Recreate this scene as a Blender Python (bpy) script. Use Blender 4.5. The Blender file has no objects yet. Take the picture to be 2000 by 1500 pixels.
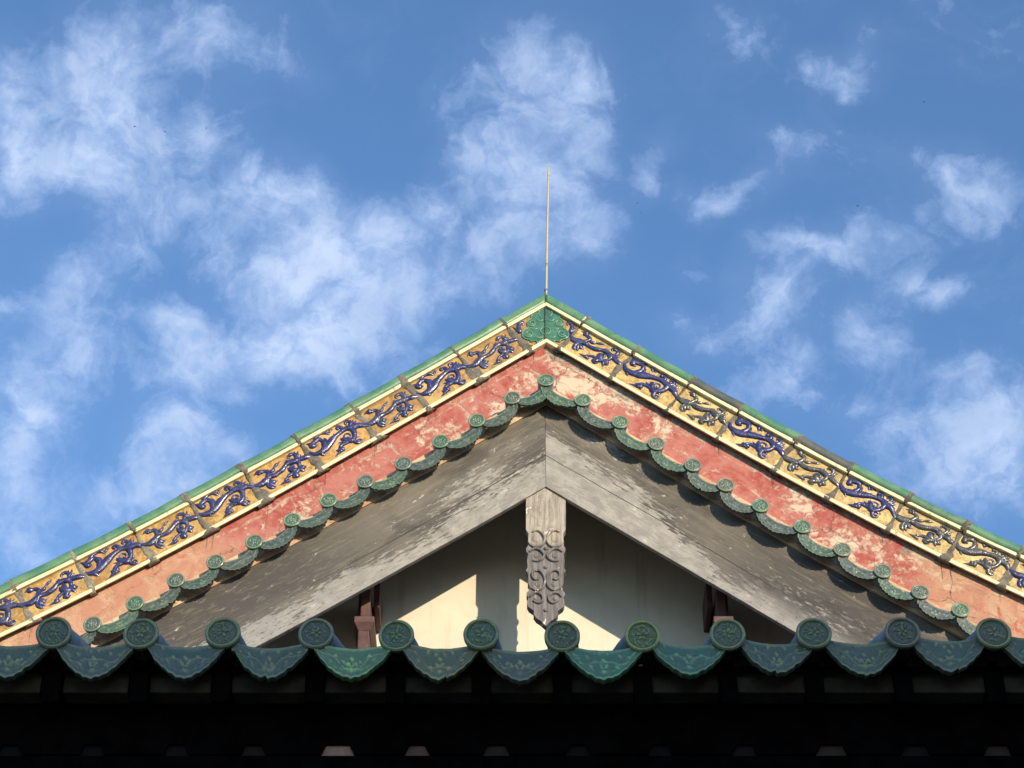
import bpy, math, random
import numpy as np
from mathutils import Vector, Matrix, noise as mnoise
random.seed(7)
SC = bpy.context.scene
COL = SC.collection
R = math.radians

# ------------------------------------------------------------------ camera
PITCH = R(38.0)
FOC = 4400.0 / 2000.0 * 36.0
EYE = Vector((0, 0, 1.6))
cam_d = bpy.data.cameras.new('camera')
cam_d.lens = FOC; cam_d.sensor_width = 36.0; cam_d.sensor_fit = 'HORIZONTAL'
cam_d.clip_start = 0.1; cam_d.clip_end = 5000
cam = bpy.data.objects.new('camera', cam_d); COL.objects.link(cam)
cam.location = EYE; cam.rotation_euler = (math.pi / 2 + PITCH, 0, 0)
SC.camera = cam
FW = Vector((0, math.cos(PITCH), math.sin(PITCH)))
UP = Vector((0, -math.sin(PITCH), math.cos(PITCH)))

# ------------------------------------------------------------------ light
TO_SUN = Vector((0.553, -1.0, 0.32)).normalized()
SUN_EL = math.asin(TO_SUN.z)
SUN_AZ = math.atan2(TO_SUN.x, TO_SUN.y)
sun_d = bpy.data.lights.new('sun', 'SUN')
sun_d.energy = 3.7; sun_d.angle = R(0.5); sun_d.color = (1.0, 0.84, 0.62)
sun = bpy.data.objects.new('sun', sun_d); COL.objects.link(sun)
sun.rotation_euler = TO_SUN.to_track_quat('Z', 'Y').to_euler()
sun.location = (12, -16, 20)
SC.view_settings.view_transform = 'Standard'
SC.view_settings.look = 'None'
SC.view_settings.exposure = 0.5
SC.view_settings.gamma = 1.0
SC.cycles.max_bounces = 6


class NT:
    """small helper for node trees"""
    def __init__(self, tree):
        self.t = tree; tree.nodes.clear()

    def n(self, typ, ins=None, **props):
        nd = self.t.nodes.new(typ)
        for k, v in props.items():
            setattr(nd, k, v)
        for k, v in (ins or {}).items():
            self.put(nd.inputs[k], v)
        return nd

    def put(self, sock, v):
        if isinstance(v, bpy.types.NodeSocket):
            self.t.links.new(v, sock)
        else:
            if sock.type == 'RGBA' and len(v) == 3:
                v = (*v, 1.0)
            sock.default_value = v

    def math(self, op, a, b=0.0, c=0.0, clamp=False):
        nd = self.n('ShaderNodeMath', {0: a, 1: b, 2: c}, operation=op, use_clamp=clamp)
        return nd.outputs[0]

    def noise(self, vec, scale, detail=6, rough=0.6, dist=0.0, out=0):
        nd = self.n('ShaderNodeTexNoise', {'Vector': vec, 'Scale': scale, 'Detail': detail, 'Roughness': rough, 'Distortion': dist})
        return nd.outputs[out]

    def step(self, v, lo, hi, a=0.0, b=1.0):
        nd = self.n('ShaderNodeMapRange', {'Value': v, 'From Min': lo, 'From Max': hi, 'To Min': a, 'To Max': b}, interpolation_type='SMOOTHSTEP')
        return nd.outputs[0]

    def mix(self, f, a, b, blend='MIX'):
        nd = self.n('ShaderNodeMix', data_type='RGBA', blend_type=blend)
        self.put(nd.inputs[0], f); self.put(nd.inputs[6], a); self.put(nd.inputs[7], b)
        return nd.outputs[2]

    def scale(self, vec, s):
        nd = self.n('ShaderNodeVectorMath', {0: vec, 1: s}, operation='MULTIPLY')
        return nd.outputs[0]


# ------------------------------------------------------------------ sky
W = bpy.data.worlds.new('World'); SC.world = W; W.use_nodes = True
g = NT(W.node_tree)
sky = g.n('ShaderNodeTexSky', sky_type='NISHITA', sun_disc=False, sun_elevation=SUN_EL,
          sun_rotation=SUN_AZ, altitude=50, air_density=1.0, dust_density=0.6, ozone_density=2.0)
dirv = g.n('ShaderNodeTexCoord').outputs['Generated']
def dot(v):
    return g.n('ShaderNodeVectorMath', {0: dirv, 1: tuple(v)}, operation='DOT_PRODUCT').outputs['Value']
dz = dot(FW)
dzc = g.math('MAXIMUM', dz, 0.05)
cx = g.math('DIVIDE', g.math('MULTIPLY', dot((1, 0, 0)), 4.4), dzc)
cy = g.math('DIVIDE', g.math('MULTIPLY', dot(UP), 4.4), dzc)
sp = g.n('ShaderNodeCombineXYZ', {0: cx, 1: cy}).outputs[0]
# cloud banks: centre (east, up), half sizes, turn, weight -- on a chart of the sky, in thousandths
BANKS = [
 (25,180,60,95,0,.9),(15,300,60,95,0,.95),(215,110,80,110,0,.95),(200,240,100,110,0,1.0),(215,330,110,60,0,.8),
 (400,50,120,85,0,.62),(390,120,70,70,0,.4),(110,340,80,70,0,.5),(270,410,80,50,0,.55),(330,420,50,60,0,.45),
 (395,255,38,42,0,.6),(480,320,100,60,30,.7),(560,375,90,50,20,.85),(430,380,80,40,0,.6),(615,372,42,30,0,.6),
 (235,480,60,50,0,.8),(150,545,65,50,0,.65),(200,605,70,40,0,.5),(120,620,50,40,0,.4),(15,602,42,24,0,.7),
 (60,700,95,70,0,.8),(180,690,65,50,0,.6),(60,785,85,60,0,.7),(50,865,75,90,0,.8),(30,955,85,75,0,.7),(30,1050,75,60,0,.5),
 (550,470,110,60,0,.5),(640,485,100,60,0,.8),(740,445,85,50,0,.7),(825,420,60,42,0,.75),(560,560,90,60,0,.85),
 (610,635,90,75,0,.9),(480,540,60,45,0,.6),(350,610,36,30,0,.95),(370,660,60,50,0,.75),(350,725,60,40,0,.6),
 (450,690,90,60,0,.75),(560,690,110,60,0,.9),(700,550,110,80,0,.7),(720,655,100,60,0,.6),(800,540,90,60,0,.65),
 (855,585,80,50,0,.5),(640,740,80,40,0,.45),(350,815,85,60,0,.8),(300,855,60,45,0,.5),(430,875,75,45,0,.6),
 (360,935,110,60,0,.7),(250,975,90,50,0,.6),(180,1005,70,40,0,.4),(90,1090,90,50,0,.35),
 (1000,100,80,60,0,.4),(1080,135,95,70,0,.6),(1135,165,50,60,0,.5),(1020,210,110,80,0,.55),(1120,255,75,85,0,.6),
 (945,285,60,60,0,.5),(960,335,85,50,0,.65),(1060,335,95,80,0,.6),(1000,420,110,80,0,.6),(1130,400,60,70,0,.45),
 (940,485,90,60,0,.5),(1080,475,80,60,0,.45),(1150,470,50,60,0,.42),(960,550,80,50,0,.35),
 (1585,120,42,30,0,.6),(1640,150,55,35,20,.6),(1695,108,45,42,0,.55),(1650,190,30,30,0,.3),
 (1540,280,75,28,10,.5),(1580,312,30,30,0,.35),(1480,352,75,26,-30,.52),(1410,392,60,35,0,.45),(1300,268,28,32,0,.42),
 (1258,345,28,46,20,.47),(1350,372,50,25,0,.3),(1850,318,80,42,10,.72),(1915,362,70,48,0,.66),(1900,425,50,40,0,.5),
 (1620,480,115,36,-5,.75),(1560,470,60,30,0,.5),(1740,475,80,42,0,.55),(1805,425,36,42,0,.45),(1680,520,80,30,0,.4),
 (1530,570,80,42,-25,.75),(1460,622,70,36,-25,.65),(1450,540,50,30,0,.4),(1335,640,50,28,20,.5),(1380,685,50,30,0,.4),
 (1800,572,75,32,10,.66),(1855,590,40,25,0,.4),(1690,628,60,48,0,.6),(1715,682,60,42,0,.55),(1560,680,45,70,0,.45),
 (1530,735,60,50,0,.4),(1900,742,75,38,0,.6),(1950,795,95,60,0,.8),(1920,870,110,60,0,.8),(1985,935,70,60,0,.8),
 (1750,830,80,45,0,.55),(1680,785,60,30,0,.4),(1840,935,100,50,0,.65),(1960,1005,90,40,0,.5),(1415,30,40,45,0,.3),(1440,65,30,35,0,.28),
 (600,130,40,40,0,.2),(530,90,50,40,0,.3),
]
acc = None
warp = g.noise(sp, 5.0, 6, .62, 0.0, 1)
wv = g.n('ShaderNodeVectorMath', {0: warp, 1: (0.5, 0.5, 0.5)}, operation='SUBTRACT').outputs[0]
wsp = g.n('ShaderNodeVectorMath', {0: g.scale(wv, (.15, .15, 0)), 1: sp}, operation='ADD').outputs[0]
for (bx, by, rx, ry, rot, wt) in BANKS:
    mp = g.n('ShaderNodeMapping', {'Vector': wsp, 'Location': ((bx - 1000) / 1000, (750 - by) / 1000, 0),
             'Rotation': (0, 0, R(-rot)), 'Scale': (rx * 2.15 / 1000, ry * 2.15 / 1000, 1)}, vector_type='TEXTURE')
    gr = g.n('ShaderNodeTexGradient', {'Vector': mp.outputs[0]}, gradient_type='QUADRATIC_SPHERE').outputs['Fac']
    acc = g.math('MULTIPLY', gr, wt) if acc is None else g.math('MULTIPLY_ADD', gr, wt, acc)
n1 = g.math('MULTIPLY_ADD', g.noise(sp, 22.0, 9, .66, .6), .30, g.math('MULTIPLY', g.noise(wsp, 7.0, 11, .60, .9), .70))
n2 = g.noise(sp, 2.2, 6, .6, .2)
front = g.step(dz, 0.1, 0.5)
far_cloud = g.math('MULTIPLY', g.step(n2, .5, .75), g.math('SUBTRACT', 1.0, front))
cover = g.math('SUBTRACT', 1.0, g.math('POWER', 2.718, g.math('MULTIPLY', acc, -2.5)))
wisp = g.math('MULTIPLY', g.step(g.noise(wsp, 3.4, 8, .62, .8), .46, .70), .42)
cover = g.math('MULTIPLY', g.math('MAXIMUM', cover, g.math('MULTIPLY_ADD', cover, .7, wisp)), front)
cover = g.math('ADD', cover, far_cloud)
mott = g.step(n1, .30, .72)
dens = g.math('MULTIPLY_ADD', cover, 1.27, g.math('MULTIPLY_ADD', mott, .85, -.80))
mask = g.math('MULTIPLY', g.step(dens, -.16, 1.16), g.math('MULTIPLY_ADD', g.step(acc, .45, 1.5), .36, .60))
mask = g.math('MAXIMUM', mask, g.math('MULTIPLY', cover, .13))
hz = g.n('ShaderNodeSeparateXYZ', {0: dirv}).outputs[2]
blue = g.mix(1.0, sky.outputs[0], (0.76, 0.98, 1.19), 'MULTIPLY')
cloud_c = g.mix(g.step(dens, .4, 1.1), (2.6, 3.4, 5.1), (3.15, 3.8, 5.05))
skyc = g.mix(mask, blue, cloud_c)
bg = g.n('ShaderNodeBackground', {'Color': skyc, 'Strength': 0.15})
g.t.links.new(bg.outputs[0], g.n('ShaderNodeOutputWorld').inputs[0])


# ------------------------------------------------------------------ materials
def mat(name, rough=0.7, spec=0.4):
    m = bpy.data.materials.new(name); m.use_nodes = True
    t = NT(m.node_tree)
    b = t.n('ShaderNodeBsdfPrincipled', {'Roughness': rough, 'Specular IOR Level': spec})
    t.t.links.new(b.outputs[0], t.n('ShaderNodeOutputMaterial').inputs[0])
    return m, t, b

def bump(t, b, h, strength=0.3, dist=0.01):
    nd = t.n('ShaderNodeBump', {'Height': h, 'Strength': strength, 'Distance': dist})
    t.t.links.new(nd.outputs[0], b.inputs['Normal'])

def coords(t):
    return t.n('ShaderNodeTexCoord').outputs['Object']

def attr(t, name, out='Fac'):
    return t.n('ShaderNodeAttribute', attribute_name=name).outputs[out]

def obcol(t):
    return t.n('ShaderNodeObjectInfo').outputs['Color']

def obrand(t, vec, k=17.0):
    r_ = t.n('ShaderNodeObjectInfo').outputs['Random']
    cv = t.n('ShaderNodeCombineXYZ', {0: t.math('MULTIPLY', r_, k), 1: t.math('MULTIPLY', r_, k * 2.3), 2: t.math('MULTIPLY', r_, -k)}).outputs[0]
    return t.n('ShaderNodeVectorMath', {0: vec, 1: cv}, operation='ADD').outputs[0]

M = {}
# glazed green roof tile: thin yellowish glaze on the ridges, dark glaze pools plus painted crevice shade in the hollows, grime
m, t, b = mat('green_glazed_tile', .32, .5); M['tile'] = m
v = obrand(t, coords(t)); rel = t.step(attr(t, 'relief'), .18, .75)
c = t.mix(rel, (.036, .070, .056), (.135, .205, .125))
c = t.mix(t.step(t.noise(v, 22, 5, .6), .4, .7), c, t.mix(rel, (.042, .072, .064), (.125, .18, .14)))
c = t.mix(1.0, c, obcol(t), 'MULTIPLY')
gm = t.step(t.noise(v, 42, 9, .74), .44, .66)
c = t.mix(t.math('MULTIPLY', gm, .66), c, (.145, .15, .135))
c = t.mix(t.math('MULTIPLY', t.step(t.noise(v, 70, 8, .75), .63, .68), .75), c, (.20, .155, .11))
c = t.mix(t.math('MULTIPLY', t.step(t.noise(v, 48, 9, .76), .60, .67), .7), c, (.30, .32, .28))
t.put(b.inputs['Base Color'], c)
t.put(b.inputs['Roughness'], t.step(t.noise(v, 60, 4, .6), .3, .75, .22, .55))
bump(t, b, t.noise(v, 120, 4, .6), .25, .003)
# unglazed / dirty underside and tube of the tiles
m, t, b = mat('weathered_tile_back', .85, .2); M['tube'] = m
v = obrand(t, coords(t))
c = t.mix(t.step(t.noise(v, 9, 6, .65), .35, .65), (.22, .24, .25), (.34, .35, .35))
c = t.mix(t.math('MULTIPLY', t.step(t.noise(v, 40, 6, .7), .55, .7), .7), c, (.05, .045, .04))
t.put(b.inputs['Base Color'], c); bump(t, b, t.noise(v, 80, 5, .6), .4, .004)
m, t, b = mat('brown_pan_tile', .9, .15); M['pan'] = m
v = obrand(t, coords(t))
c = t.mix(t.step(t.noise(v, 30, 8, .7), .35, .65), (.085, .06, .045), (.23, .185, .14))
t.put(b.inputs['Base Color'], c); bump(t, b, t.noise(v, 60, 6, .7), .6, .006)
m, t, b = mat('sooty_mortar', .95, .1); M['sootbed'] = m
v = obrand(t, coords(t))
c = t.mix(t.step(t.noise(v, 50, 8, .7), .4, .68), (.008, .007, .006), (.075, .062, .042))
t.put(b.inputs['Base Color'], c); bump(t, b, t.noise(v, 90, 8, .7), .8, .01)
# coping
m, t, b = mat('coping_glaze', .38, .5); M['coping'] = m
v = obrand(t, coords(t))
c = t.mix(t.step(t.noise(v, 9, 7, .6, .6), .35, .7), (.062, .18, .095), (.135, .26, .13))
c = t.mix(1.0, c, obcol(t), 'MULTIPLY')
c = t.mix(t.math('MULTIPLY', t.step(t.noise(v, 16, 9, .72), .60, .68), .7), c, (.12, .11, .09))
t.put(b.inputs['Base Color'], c)
bump(t, b, t.noise(v, 40, 4, .6), .25, .004)
# cream glaze
m, t, b = mat('cream_glaze', .35, .5); M['cream'] = m
v = obrand(t, coords(t))
c = t.mix(t.step(t.noise(v, 12, 6, .6), .35, .7), (.80, .70, .44), (.74, .61, .33))
c = t.mix(t.math('MULTIPLY', t.step(t.noise(v, 17, 9, .76), .55, .66), .75), c, (.30, .25, .17))
c = t.mix(t.math('MULTIPLY', t.step(t.noise(v, 26, 9, .75), .61, .66), .9), c, (.16, .14, .11))
t.put(b.inputs['Base Color'], c); bump(t, b, t.noise(v, 50, 6, .65), .3, .005)
# ochre ground of the panels
m, t, b = mat('ochre_glaze', .4, .5); M['ochre'] = m
v = obrand(t, coords(t))
vs = t.scale(v, (1, 1, 1))
c = t.mix(t.step(t.noise(vs, 19, 9, .68, 1.2), .36, .64), (.60, .41, .145), (.32, .19, .062))
c = t.mix(t.math('MULTIPLY', t.step(t.noise(vs, 55, 9, .74, .8), .52, .64), .75), c, (.22, .125, .05))
c = t.mix(t.math('MULTIPLY', t.step(t.noise(vs, 5, 3, .5), .55, .7), .5), c, (.72, .55, .25))
c = t.mix(1.0, c, obcol(t), 'MULTIPLY')
c = t.mix(t.math('MULTIPLY', t.step(t.noise(vs, 20, 9, .75), .57, .68), .75), c, (.12, .095, .065))
t.put(b.inputs['Base Color'], c); bump(t, b, t.noise(vs, 36, 6, .6), .45, .008)
# blue glaze (tinted per tile)
m, t, b = mat('cobalt_glaze', .27, .5); M['blue'] = m
v = obrand(t, coords(t))
c = t.mix(t.step(t.noise(v, 28, 5, .6), .35, .7), (.020, .021, .085), (.052, .052, .145))
c = t.mix(1.0, c, obcol(t), 'MULTIPLY')
c = t.mix(t.math('MULTIPLY', t.step(t.noise(v, 40, 8, .75), .58, .68), .6), c, (.13, .12, .11))
t.put(b.inputs['Base Color'], c)
t.put(b.inputs['Coat Weight'], .25); t.put(b.inputs['Coat Roughness'], .12)
bump(t, b, t.noise(v, 75, 3, .6), .5, .006)
m, t, b = mat('apex_green_glaze', .22, .6); M['apex'] = m
v = coords(t)
c = t.mix(t.step(t.noise(v, 14, 6, .6), .35, .7), (.026, .105, .062), (.062, .19, .11))
c = t.mix(t.math('MULTIPLY', t.step(t.noise(v, 26, 9, .72), .52, .66), .7), c, (.17, .20, .12))
t.put(b.inputs['Base Color'], c); t.put(b.inputs['Coat Weight'], .4); t.put(b.inputs['Coat Roughness'], .1)
bump(t, b, t.noise(v, 50, 4, .6), .3, .004)
m, t, b = mat('pale_glaze_rim', .3, .5); M['rim'] = m
t.put(b.inputs['Base Color'], (.10, .235, .13))
# mortar
m, t, b = mat('grey_mortar', .95, .1); M['mortar'] = m
v = obrand(t, coords(t))
c = t.mix(t.step(t.noise(v, 20, 8, .7), .35, .65), (.125, .11, .088), (.25, .22, .175))
c = t.mix(t.math('MULTIPLY', t.step(t.noise(v, 33, 8, .75), .58, .66), .8), c, (.45, .41, .33))
c = t.mix(1.0, c, obcol(t), 'MULTIPLY')
t.put(b.inputs['Base Color'], c); bump(t, b, t.noise(v, 60, 8, .7), .8, .012)
# red plaster (st = metres along the rake, metres below the moulding)
m, t, b = mat('red_plaster', .9, .15); M['red'] = m
st = attr(t, 'st', 'Vector'); ox = coords(t)
sx = t.n('ShaderNodeSeparateXYZ', {0: st}); su, sv, side = sx.outputs[0], sx.outputs[1], sx.outputs[2]
nl = t.noise(ox, 2.6, 8, .62, .4)
nm = t.noise(ox, 7.5, 9, .66, .8)
nf = t.noise(ox, 34, 8, .72, .5)
c = t.mix(t.step(t.noise(ox, 5.2, 8, .66, .8), .38, .62), (.345, .072, .060), (.44, .165, .132))
c = t.mix(t.math('MULTIPLY', t.step(nf, .38, .66), .5), c, (.48, .225, .175))
# block joints under the plaster
bw = t.n('ShaderNodeVectorMath', {0: st, 1: t.scale(t.noise(ox, 5, 4, .6, 0, 1), (.11, .11, 0))}, operation='ADD').outputs[0]
br = t.n('ShaderNodeTexBrick', {'Vector': bw, 'Scale': 1.0, 'Mortar Size': .010, 'Mortar Smooth': .7, 'Brick Width': .47, 'Row Height': .125, 'Bias': 0.0}, offset=.37, squash=1.0)
jf = t.math('MULTIPLY', br.outputs['Fac'], t.step(t.math('MULTIPLY_ADD', t.math('SUBTRACT', nf, .5), .8, nm), .40, .58))
c = t.mix(t.math('MULTIPLY', jf, .85), c, (.50, .40, .29))
# peeled patches
pk = t.math('ADD', t.math('MULTIPLY', nl, .55), t.math('MULTIPLY', nm, .55))
pk = t.math('ADD', pk, t.math('MULTIPLY', t.math('SUBTRACT', nf, .5), .42))
pk = t.math('ADD', pk, t.math('MULTIPLY_ADD', side, .013, .008))
c = t.mix(t.math('MULTIPLY', t.step(pk, .565, .62), .85), c, (.55, .335, .25))
c = t.mix(t.math('MULTIPLY', t.step(pk, .615, .655), .95), c, (.60, .47, .345))
# bare grey render under the moulding
tp = t.math('SUBTRACT', t.math('MULTIPLY_ADD', t.math('SUBTRACT', nm, .5), .30, t.math('MULTIPLY_ADD', side, .028, .022)), sv)
c = t.mix(t.step(tp, -.012, .014), c, t.mix(t.step(nf, .4, .65), (.235, .20, .15), (.48, .42, .32)))
# orange limewash far down both rakes
og = t.step(t.math('MULTIPLY_ADD', t.math('SUBTRACT', nl, .5), 1.0, t.math('MULTIPLY_ADD', side, -.16, su)), 2.42, 2.72)
oc = t.mix(t.step(nm, .38, .62), (.45, .225, .145), (.54, .35, .22))
oc = t.mix(t.step(t.noise(ox, 5.5, 8, .65, 1.0), .55, .7), oc, (.44, .13, .085))
c = t.mix(t.math('MULTIPLY', og, .88), c, oc)
# hairline cracks and dark drips
vo = t.n('ShaderNodeTexVoronoi', {'Vector': t.n('ShaderNodeVectorMath', {0: ox, 1: t.scale(t.noise(ox, 9, 5, .6, 0, 1), (.12, .12, .12))}, operation='ADD').outputs[0], 'Scale': 2.6}, feature='DISTANCE_TO_EDGE')
ck = t.math('MULTIPLY', t.step(vo.outputs['Distance'], .012, .002), t.step(nl, .45, .6))
c = t.mix(t.math('MULTIPLY', ck, .7), c, (.09, .06, .05))
t.put(b.inputs['Base Color'], c)
hh = t.math('ADD', t.math('MULTIPLY', t.step(pk, .55, .66), -.6), t.math('ADD', t.math('MULTIPLY', nf, .5), t.math('MULTIPLY', jf, -.5)))
bump(t, b, hh, .55, .012)
# weathered bargeboard (st = along the grain, distance above the lower edge)
m, t, b = mat('weathered_board', .85, .2); M['board'] = m
st = attr(t, 'st', 'Vector'); ox = coords(t)
sx = t.n('ShaderNodeSeparateXYZ', {0: st}); su, sv, side = sx.outputs[0], sx.outputs[1], sx.outputs[2]
stn = t.n('ShaderNodeVectorMath', {0: st, 1: t.scale(t.noise(ox, 3, 3, .5, 0, 1), (0, .03, 0))}, operation='ADD').outputs[0]
gr = t.noise(t.scale(stn, (3.0, 55, 7)), 1.0, 8, .68)
gr2 = t.noise(t.scale(stn, (9.0, 120, 7)), 1.0, 6, .65)
bl = t.noise(t.scale(st, (2.2, 4.5, 9)), 1.0, 8, .62, .5)
bl2 = t.noise(t.scale(st, (9, 14, 5)), 1.0, 8, .7, .6)
soot = t.mix(t.step(bl, .35, .65), (.088, .079, .068), (.195, .172, .140))
soot = t.mix(t.math('MULTIPLY', t.step(gr, .5, .68), .45), soot, (.32, .275, .21))
paint = t.mix(t.step(bl2, .38, .62), (.26, .243, .216), (.365, .338, .292))
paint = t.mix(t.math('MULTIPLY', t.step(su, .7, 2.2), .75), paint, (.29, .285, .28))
paint = t.mix(t.math('MULTIPLY', t.step(gr2, .52, .66), .6), paint, (.20, .17, .145))
fl = t.noise(t.scale(stn, (13, 62, 5)), 1.0, 11, .76, .3)
zone = t.noise(t.scale(st, (1.5, 4.2, 9)), 1.0, 6, .6, .4)
pm = t.math('MULTIPLY_ADD', t.math('SUBTRACT', fl, .5), 1.5, t.math('MULTIPLY', t.math('SUBTRACT', zone, .5), 1.5))
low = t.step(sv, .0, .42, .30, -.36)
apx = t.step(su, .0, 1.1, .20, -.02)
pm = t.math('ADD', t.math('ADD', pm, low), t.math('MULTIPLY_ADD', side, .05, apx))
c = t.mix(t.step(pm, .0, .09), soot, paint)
fl2 = t.noise(t.scale(st, (26, 60, 5)), 1.0, 9, .75, .3)
c = t.mix(t.math('MULTIPLY', t.step(t.math('MULTIPLY_ADD', t.step(su, .8, 2.0), .055, fl2), .60, .65), .8), c, (.11, .092, .082))
c = t.mix(t.math('MULTIPLY', t.step(t.math('ADD', bl2, t.math('MULTIPLY', t.math('SUBTRACT', fl, .5), .6)), .64, .70), .75), c, (.55, .51, .43))
# the dark band down the middle of the lower boards
dk = t.math('MULTIPLY', t.step(t.math('ADD', su, t.math('MULTIPLY', t.math('SUBTRACT', bl, .5), 1.2)), .75, 1.6), t.step(t.math('ABSOLUTE', t.math('SUBTRACT', sv, t.math('MULTIPLY_ADD', side, -.04, .29))), .24, .08))
c = t.mix(t.math('MULTIPLY', dk, t.step(t.math('SUBTRACT', bl, t.math('MULTIPLY', t.math('SUBTRACT', fl, .5), 1.3)), .36, .50, 0, .92)), c, (.075, .068, .064))
# plank seam and nail holes
sm = t.step(t.math('ABSOLUTE', t.math('SUBTRACT', t.math('ADD', sv, t.math('MULTIPLY', t.math('SUBTRACT', bl, .5), .02)), .175)), .0035, .001)
vn = t.n('ShaderNodeTexVoronoi', {'Vector': t.scale(st, (1.0, 1.0, 1)), 'Scale': 4.6, 'Randomness': .55}, feature='F1')
c = t.mix(t.math('MULTIPLY', t.step(vn.outputs['Distance'], .034, .020), .8), c, (.035, .028, .024))
c = t.mix(t.math('MULTIPLY', sm, t.step(su, 1.7, 1.0, 0, .85)), c, (.05, .043, .036))
t.put(b.inputs['Base Color'], c)
bump(t, b, t.math('ADD', t.math('MULTIPLY', t.step(pm, .0, .09), .8), t.math('ADD', t.math('MULTIPLY', gr2, .6), t.math('MULTIPLY', sm, -1.0))), .6, .006)
# carved post
m, t, b = mat('carved_post_wood', .85, .2); M['post'] = m
ox = coords(t)
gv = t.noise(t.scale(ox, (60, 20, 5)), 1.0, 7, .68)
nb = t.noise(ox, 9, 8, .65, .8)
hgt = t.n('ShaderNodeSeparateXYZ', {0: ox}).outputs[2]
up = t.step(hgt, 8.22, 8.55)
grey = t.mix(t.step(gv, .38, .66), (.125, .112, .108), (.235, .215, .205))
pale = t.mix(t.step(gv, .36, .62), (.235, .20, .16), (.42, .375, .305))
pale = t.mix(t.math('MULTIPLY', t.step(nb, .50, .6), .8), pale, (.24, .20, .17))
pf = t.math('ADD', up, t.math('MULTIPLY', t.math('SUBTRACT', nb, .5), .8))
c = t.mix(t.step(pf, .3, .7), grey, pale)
c = t.mix(t.math('MULTIPLY', t.step(t.math('ADD', nb, t.math('MULTIPLY', gv, .3)), .76, .8), .9), c, (.72, .68, .60))
t.put(b.inputs['Base Color'], c); bump(t, b, gv, .45, .004)
# cream wall
m, t, b = mat('limewashed_wall', .9, .15); M['wall'] = m
ox = coords(t)
n3 = t.noise(ox, 1.6, 7, .6, .5)
c = t.mix(t.step(n3, .35, .65), (.72, .665, .545), (.63, .565, .445))
c = t.mix(t.math('MULTIPLY', t.step(t.noise(t.scale(ox, (14, 1, 1.2)), 1.0, 7, .62), .52, .72), .35), c, (.36, .31, .23))
c = t.mix(t.math('MULTIPLY', t.step(t.noise(ox, 40, 6, .75), .66, .72), .6), c, (.25, .20, .14))
t.put(b.inputs['Base Color'], c); bump(t, b, t.noise(ox, 22, 7, .6), .25, .006)
# painted timber
m, t, b = mat('maroon_timber', .6, .3); M['maroon'] = m
ox = coords(t)
c = t.mix(t.step(t.noise(ox, 12, 7, .65), .35, .65), (.075, .034, .030), (.125, .066, .056))
t.put(b.inputs['Base Color'], c); bump(t, b, t.noise(ox, 40, 6, .6), .3, .004)
m, t, b = mat('shade_black_timber', 1.0, .0); M['dark'] = m  # deep shade under eave and soffit put into a near-black base colour
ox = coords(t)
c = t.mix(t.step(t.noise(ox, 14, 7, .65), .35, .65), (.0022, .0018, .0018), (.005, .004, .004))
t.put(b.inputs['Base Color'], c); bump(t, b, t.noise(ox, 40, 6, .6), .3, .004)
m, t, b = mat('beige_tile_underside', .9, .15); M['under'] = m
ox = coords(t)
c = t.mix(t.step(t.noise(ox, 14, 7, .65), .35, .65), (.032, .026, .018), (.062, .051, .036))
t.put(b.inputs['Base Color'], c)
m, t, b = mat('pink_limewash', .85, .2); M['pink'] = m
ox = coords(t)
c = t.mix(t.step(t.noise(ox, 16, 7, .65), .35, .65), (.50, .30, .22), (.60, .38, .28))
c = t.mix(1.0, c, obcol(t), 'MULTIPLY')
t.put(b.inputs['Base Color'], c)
m, t, b = mat('bedding_plaster', .9, .15); M['bed'] = m
ox = coords(t)
c = t.mix(t.step(t.noise(ox, 10, 8, .68), .35, .65), (.52, .30, .17), (.66, .50, .33))
c = t.mix(t.math('MULTIPLY', t.step(t.noise(ox, 18, 8, .7), .52, .62), .75), c, (.30, .23, .17))
t.put(b.inputs['Base Color'], c); bump(t, b, t.noise(ox, 50, 7, .7), .5, .008)
# rod, birds, ground, grey brick
m, t, b = mat('pale_painted_rod', .45, .5); M['rod'] = m
ox = coords(t)
c = t.mix(t.step(t.noise(t.scale(ox, (1, 1, 10)), 3.0, 6, .7), .55, .68), (.46, .39, .24), (.22, .17, .10))
t.put(b.inputs['Base Color'], c)
m, t, b = mat('dark_plumage', .8, .2); M['bird'] = m
t.put(b.inputs['Base Color'], (.015, .015, .018))
m, t, b = mat('courtyard_stone', .9, .2); M['stone'] = m
ox = coords(t)
br = t.n('ShaderNodeTexBrick', {'Vector': ox, 'Color1': (.16, .15, .13, 1), 'Color2': (.20, .185, .16, 1), 'Mortar': (.08, .075, .065, 1), 'Scale': 1.0, 'Mortar Size': .01, 'Brick Width': .8, 'Row Height': .5})
c = t.mix(t.math('MULTIPLY', t.noise(ox, 3, 8, .65), .6), br.outputs['Color'], (.10, .095, .085))
t.put(b.inputs['Base Color'], c)
m, t, b = mat('grey_brick', .9, .2); M['brick'] = m
ox = coords(t)
sw = t.n('ShaderNodeSeparateXYZ', {0: ox})
bv = t.n('ShaderNodeCombineXYZ', {0: t.math('ADD', sw.outputs[0], sw.outputs[1]), 1: sw.outputs[2]}).outputs[0]
br = t.n('ShaderNodeTexBrick', {'Vector': bv, 'Color1': (.13, .125, .12, 1), 'Color2': (.18, .175, .165, 1), 'Mortar': (.25, .24, .22, 1), 'Scale': 1.0, 'Mortar Size': .006, 'Brick Width': .25, 'Row Height': .075})
t.put(b.inputs['Base Color'], br.outputs['Color'])


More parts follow.
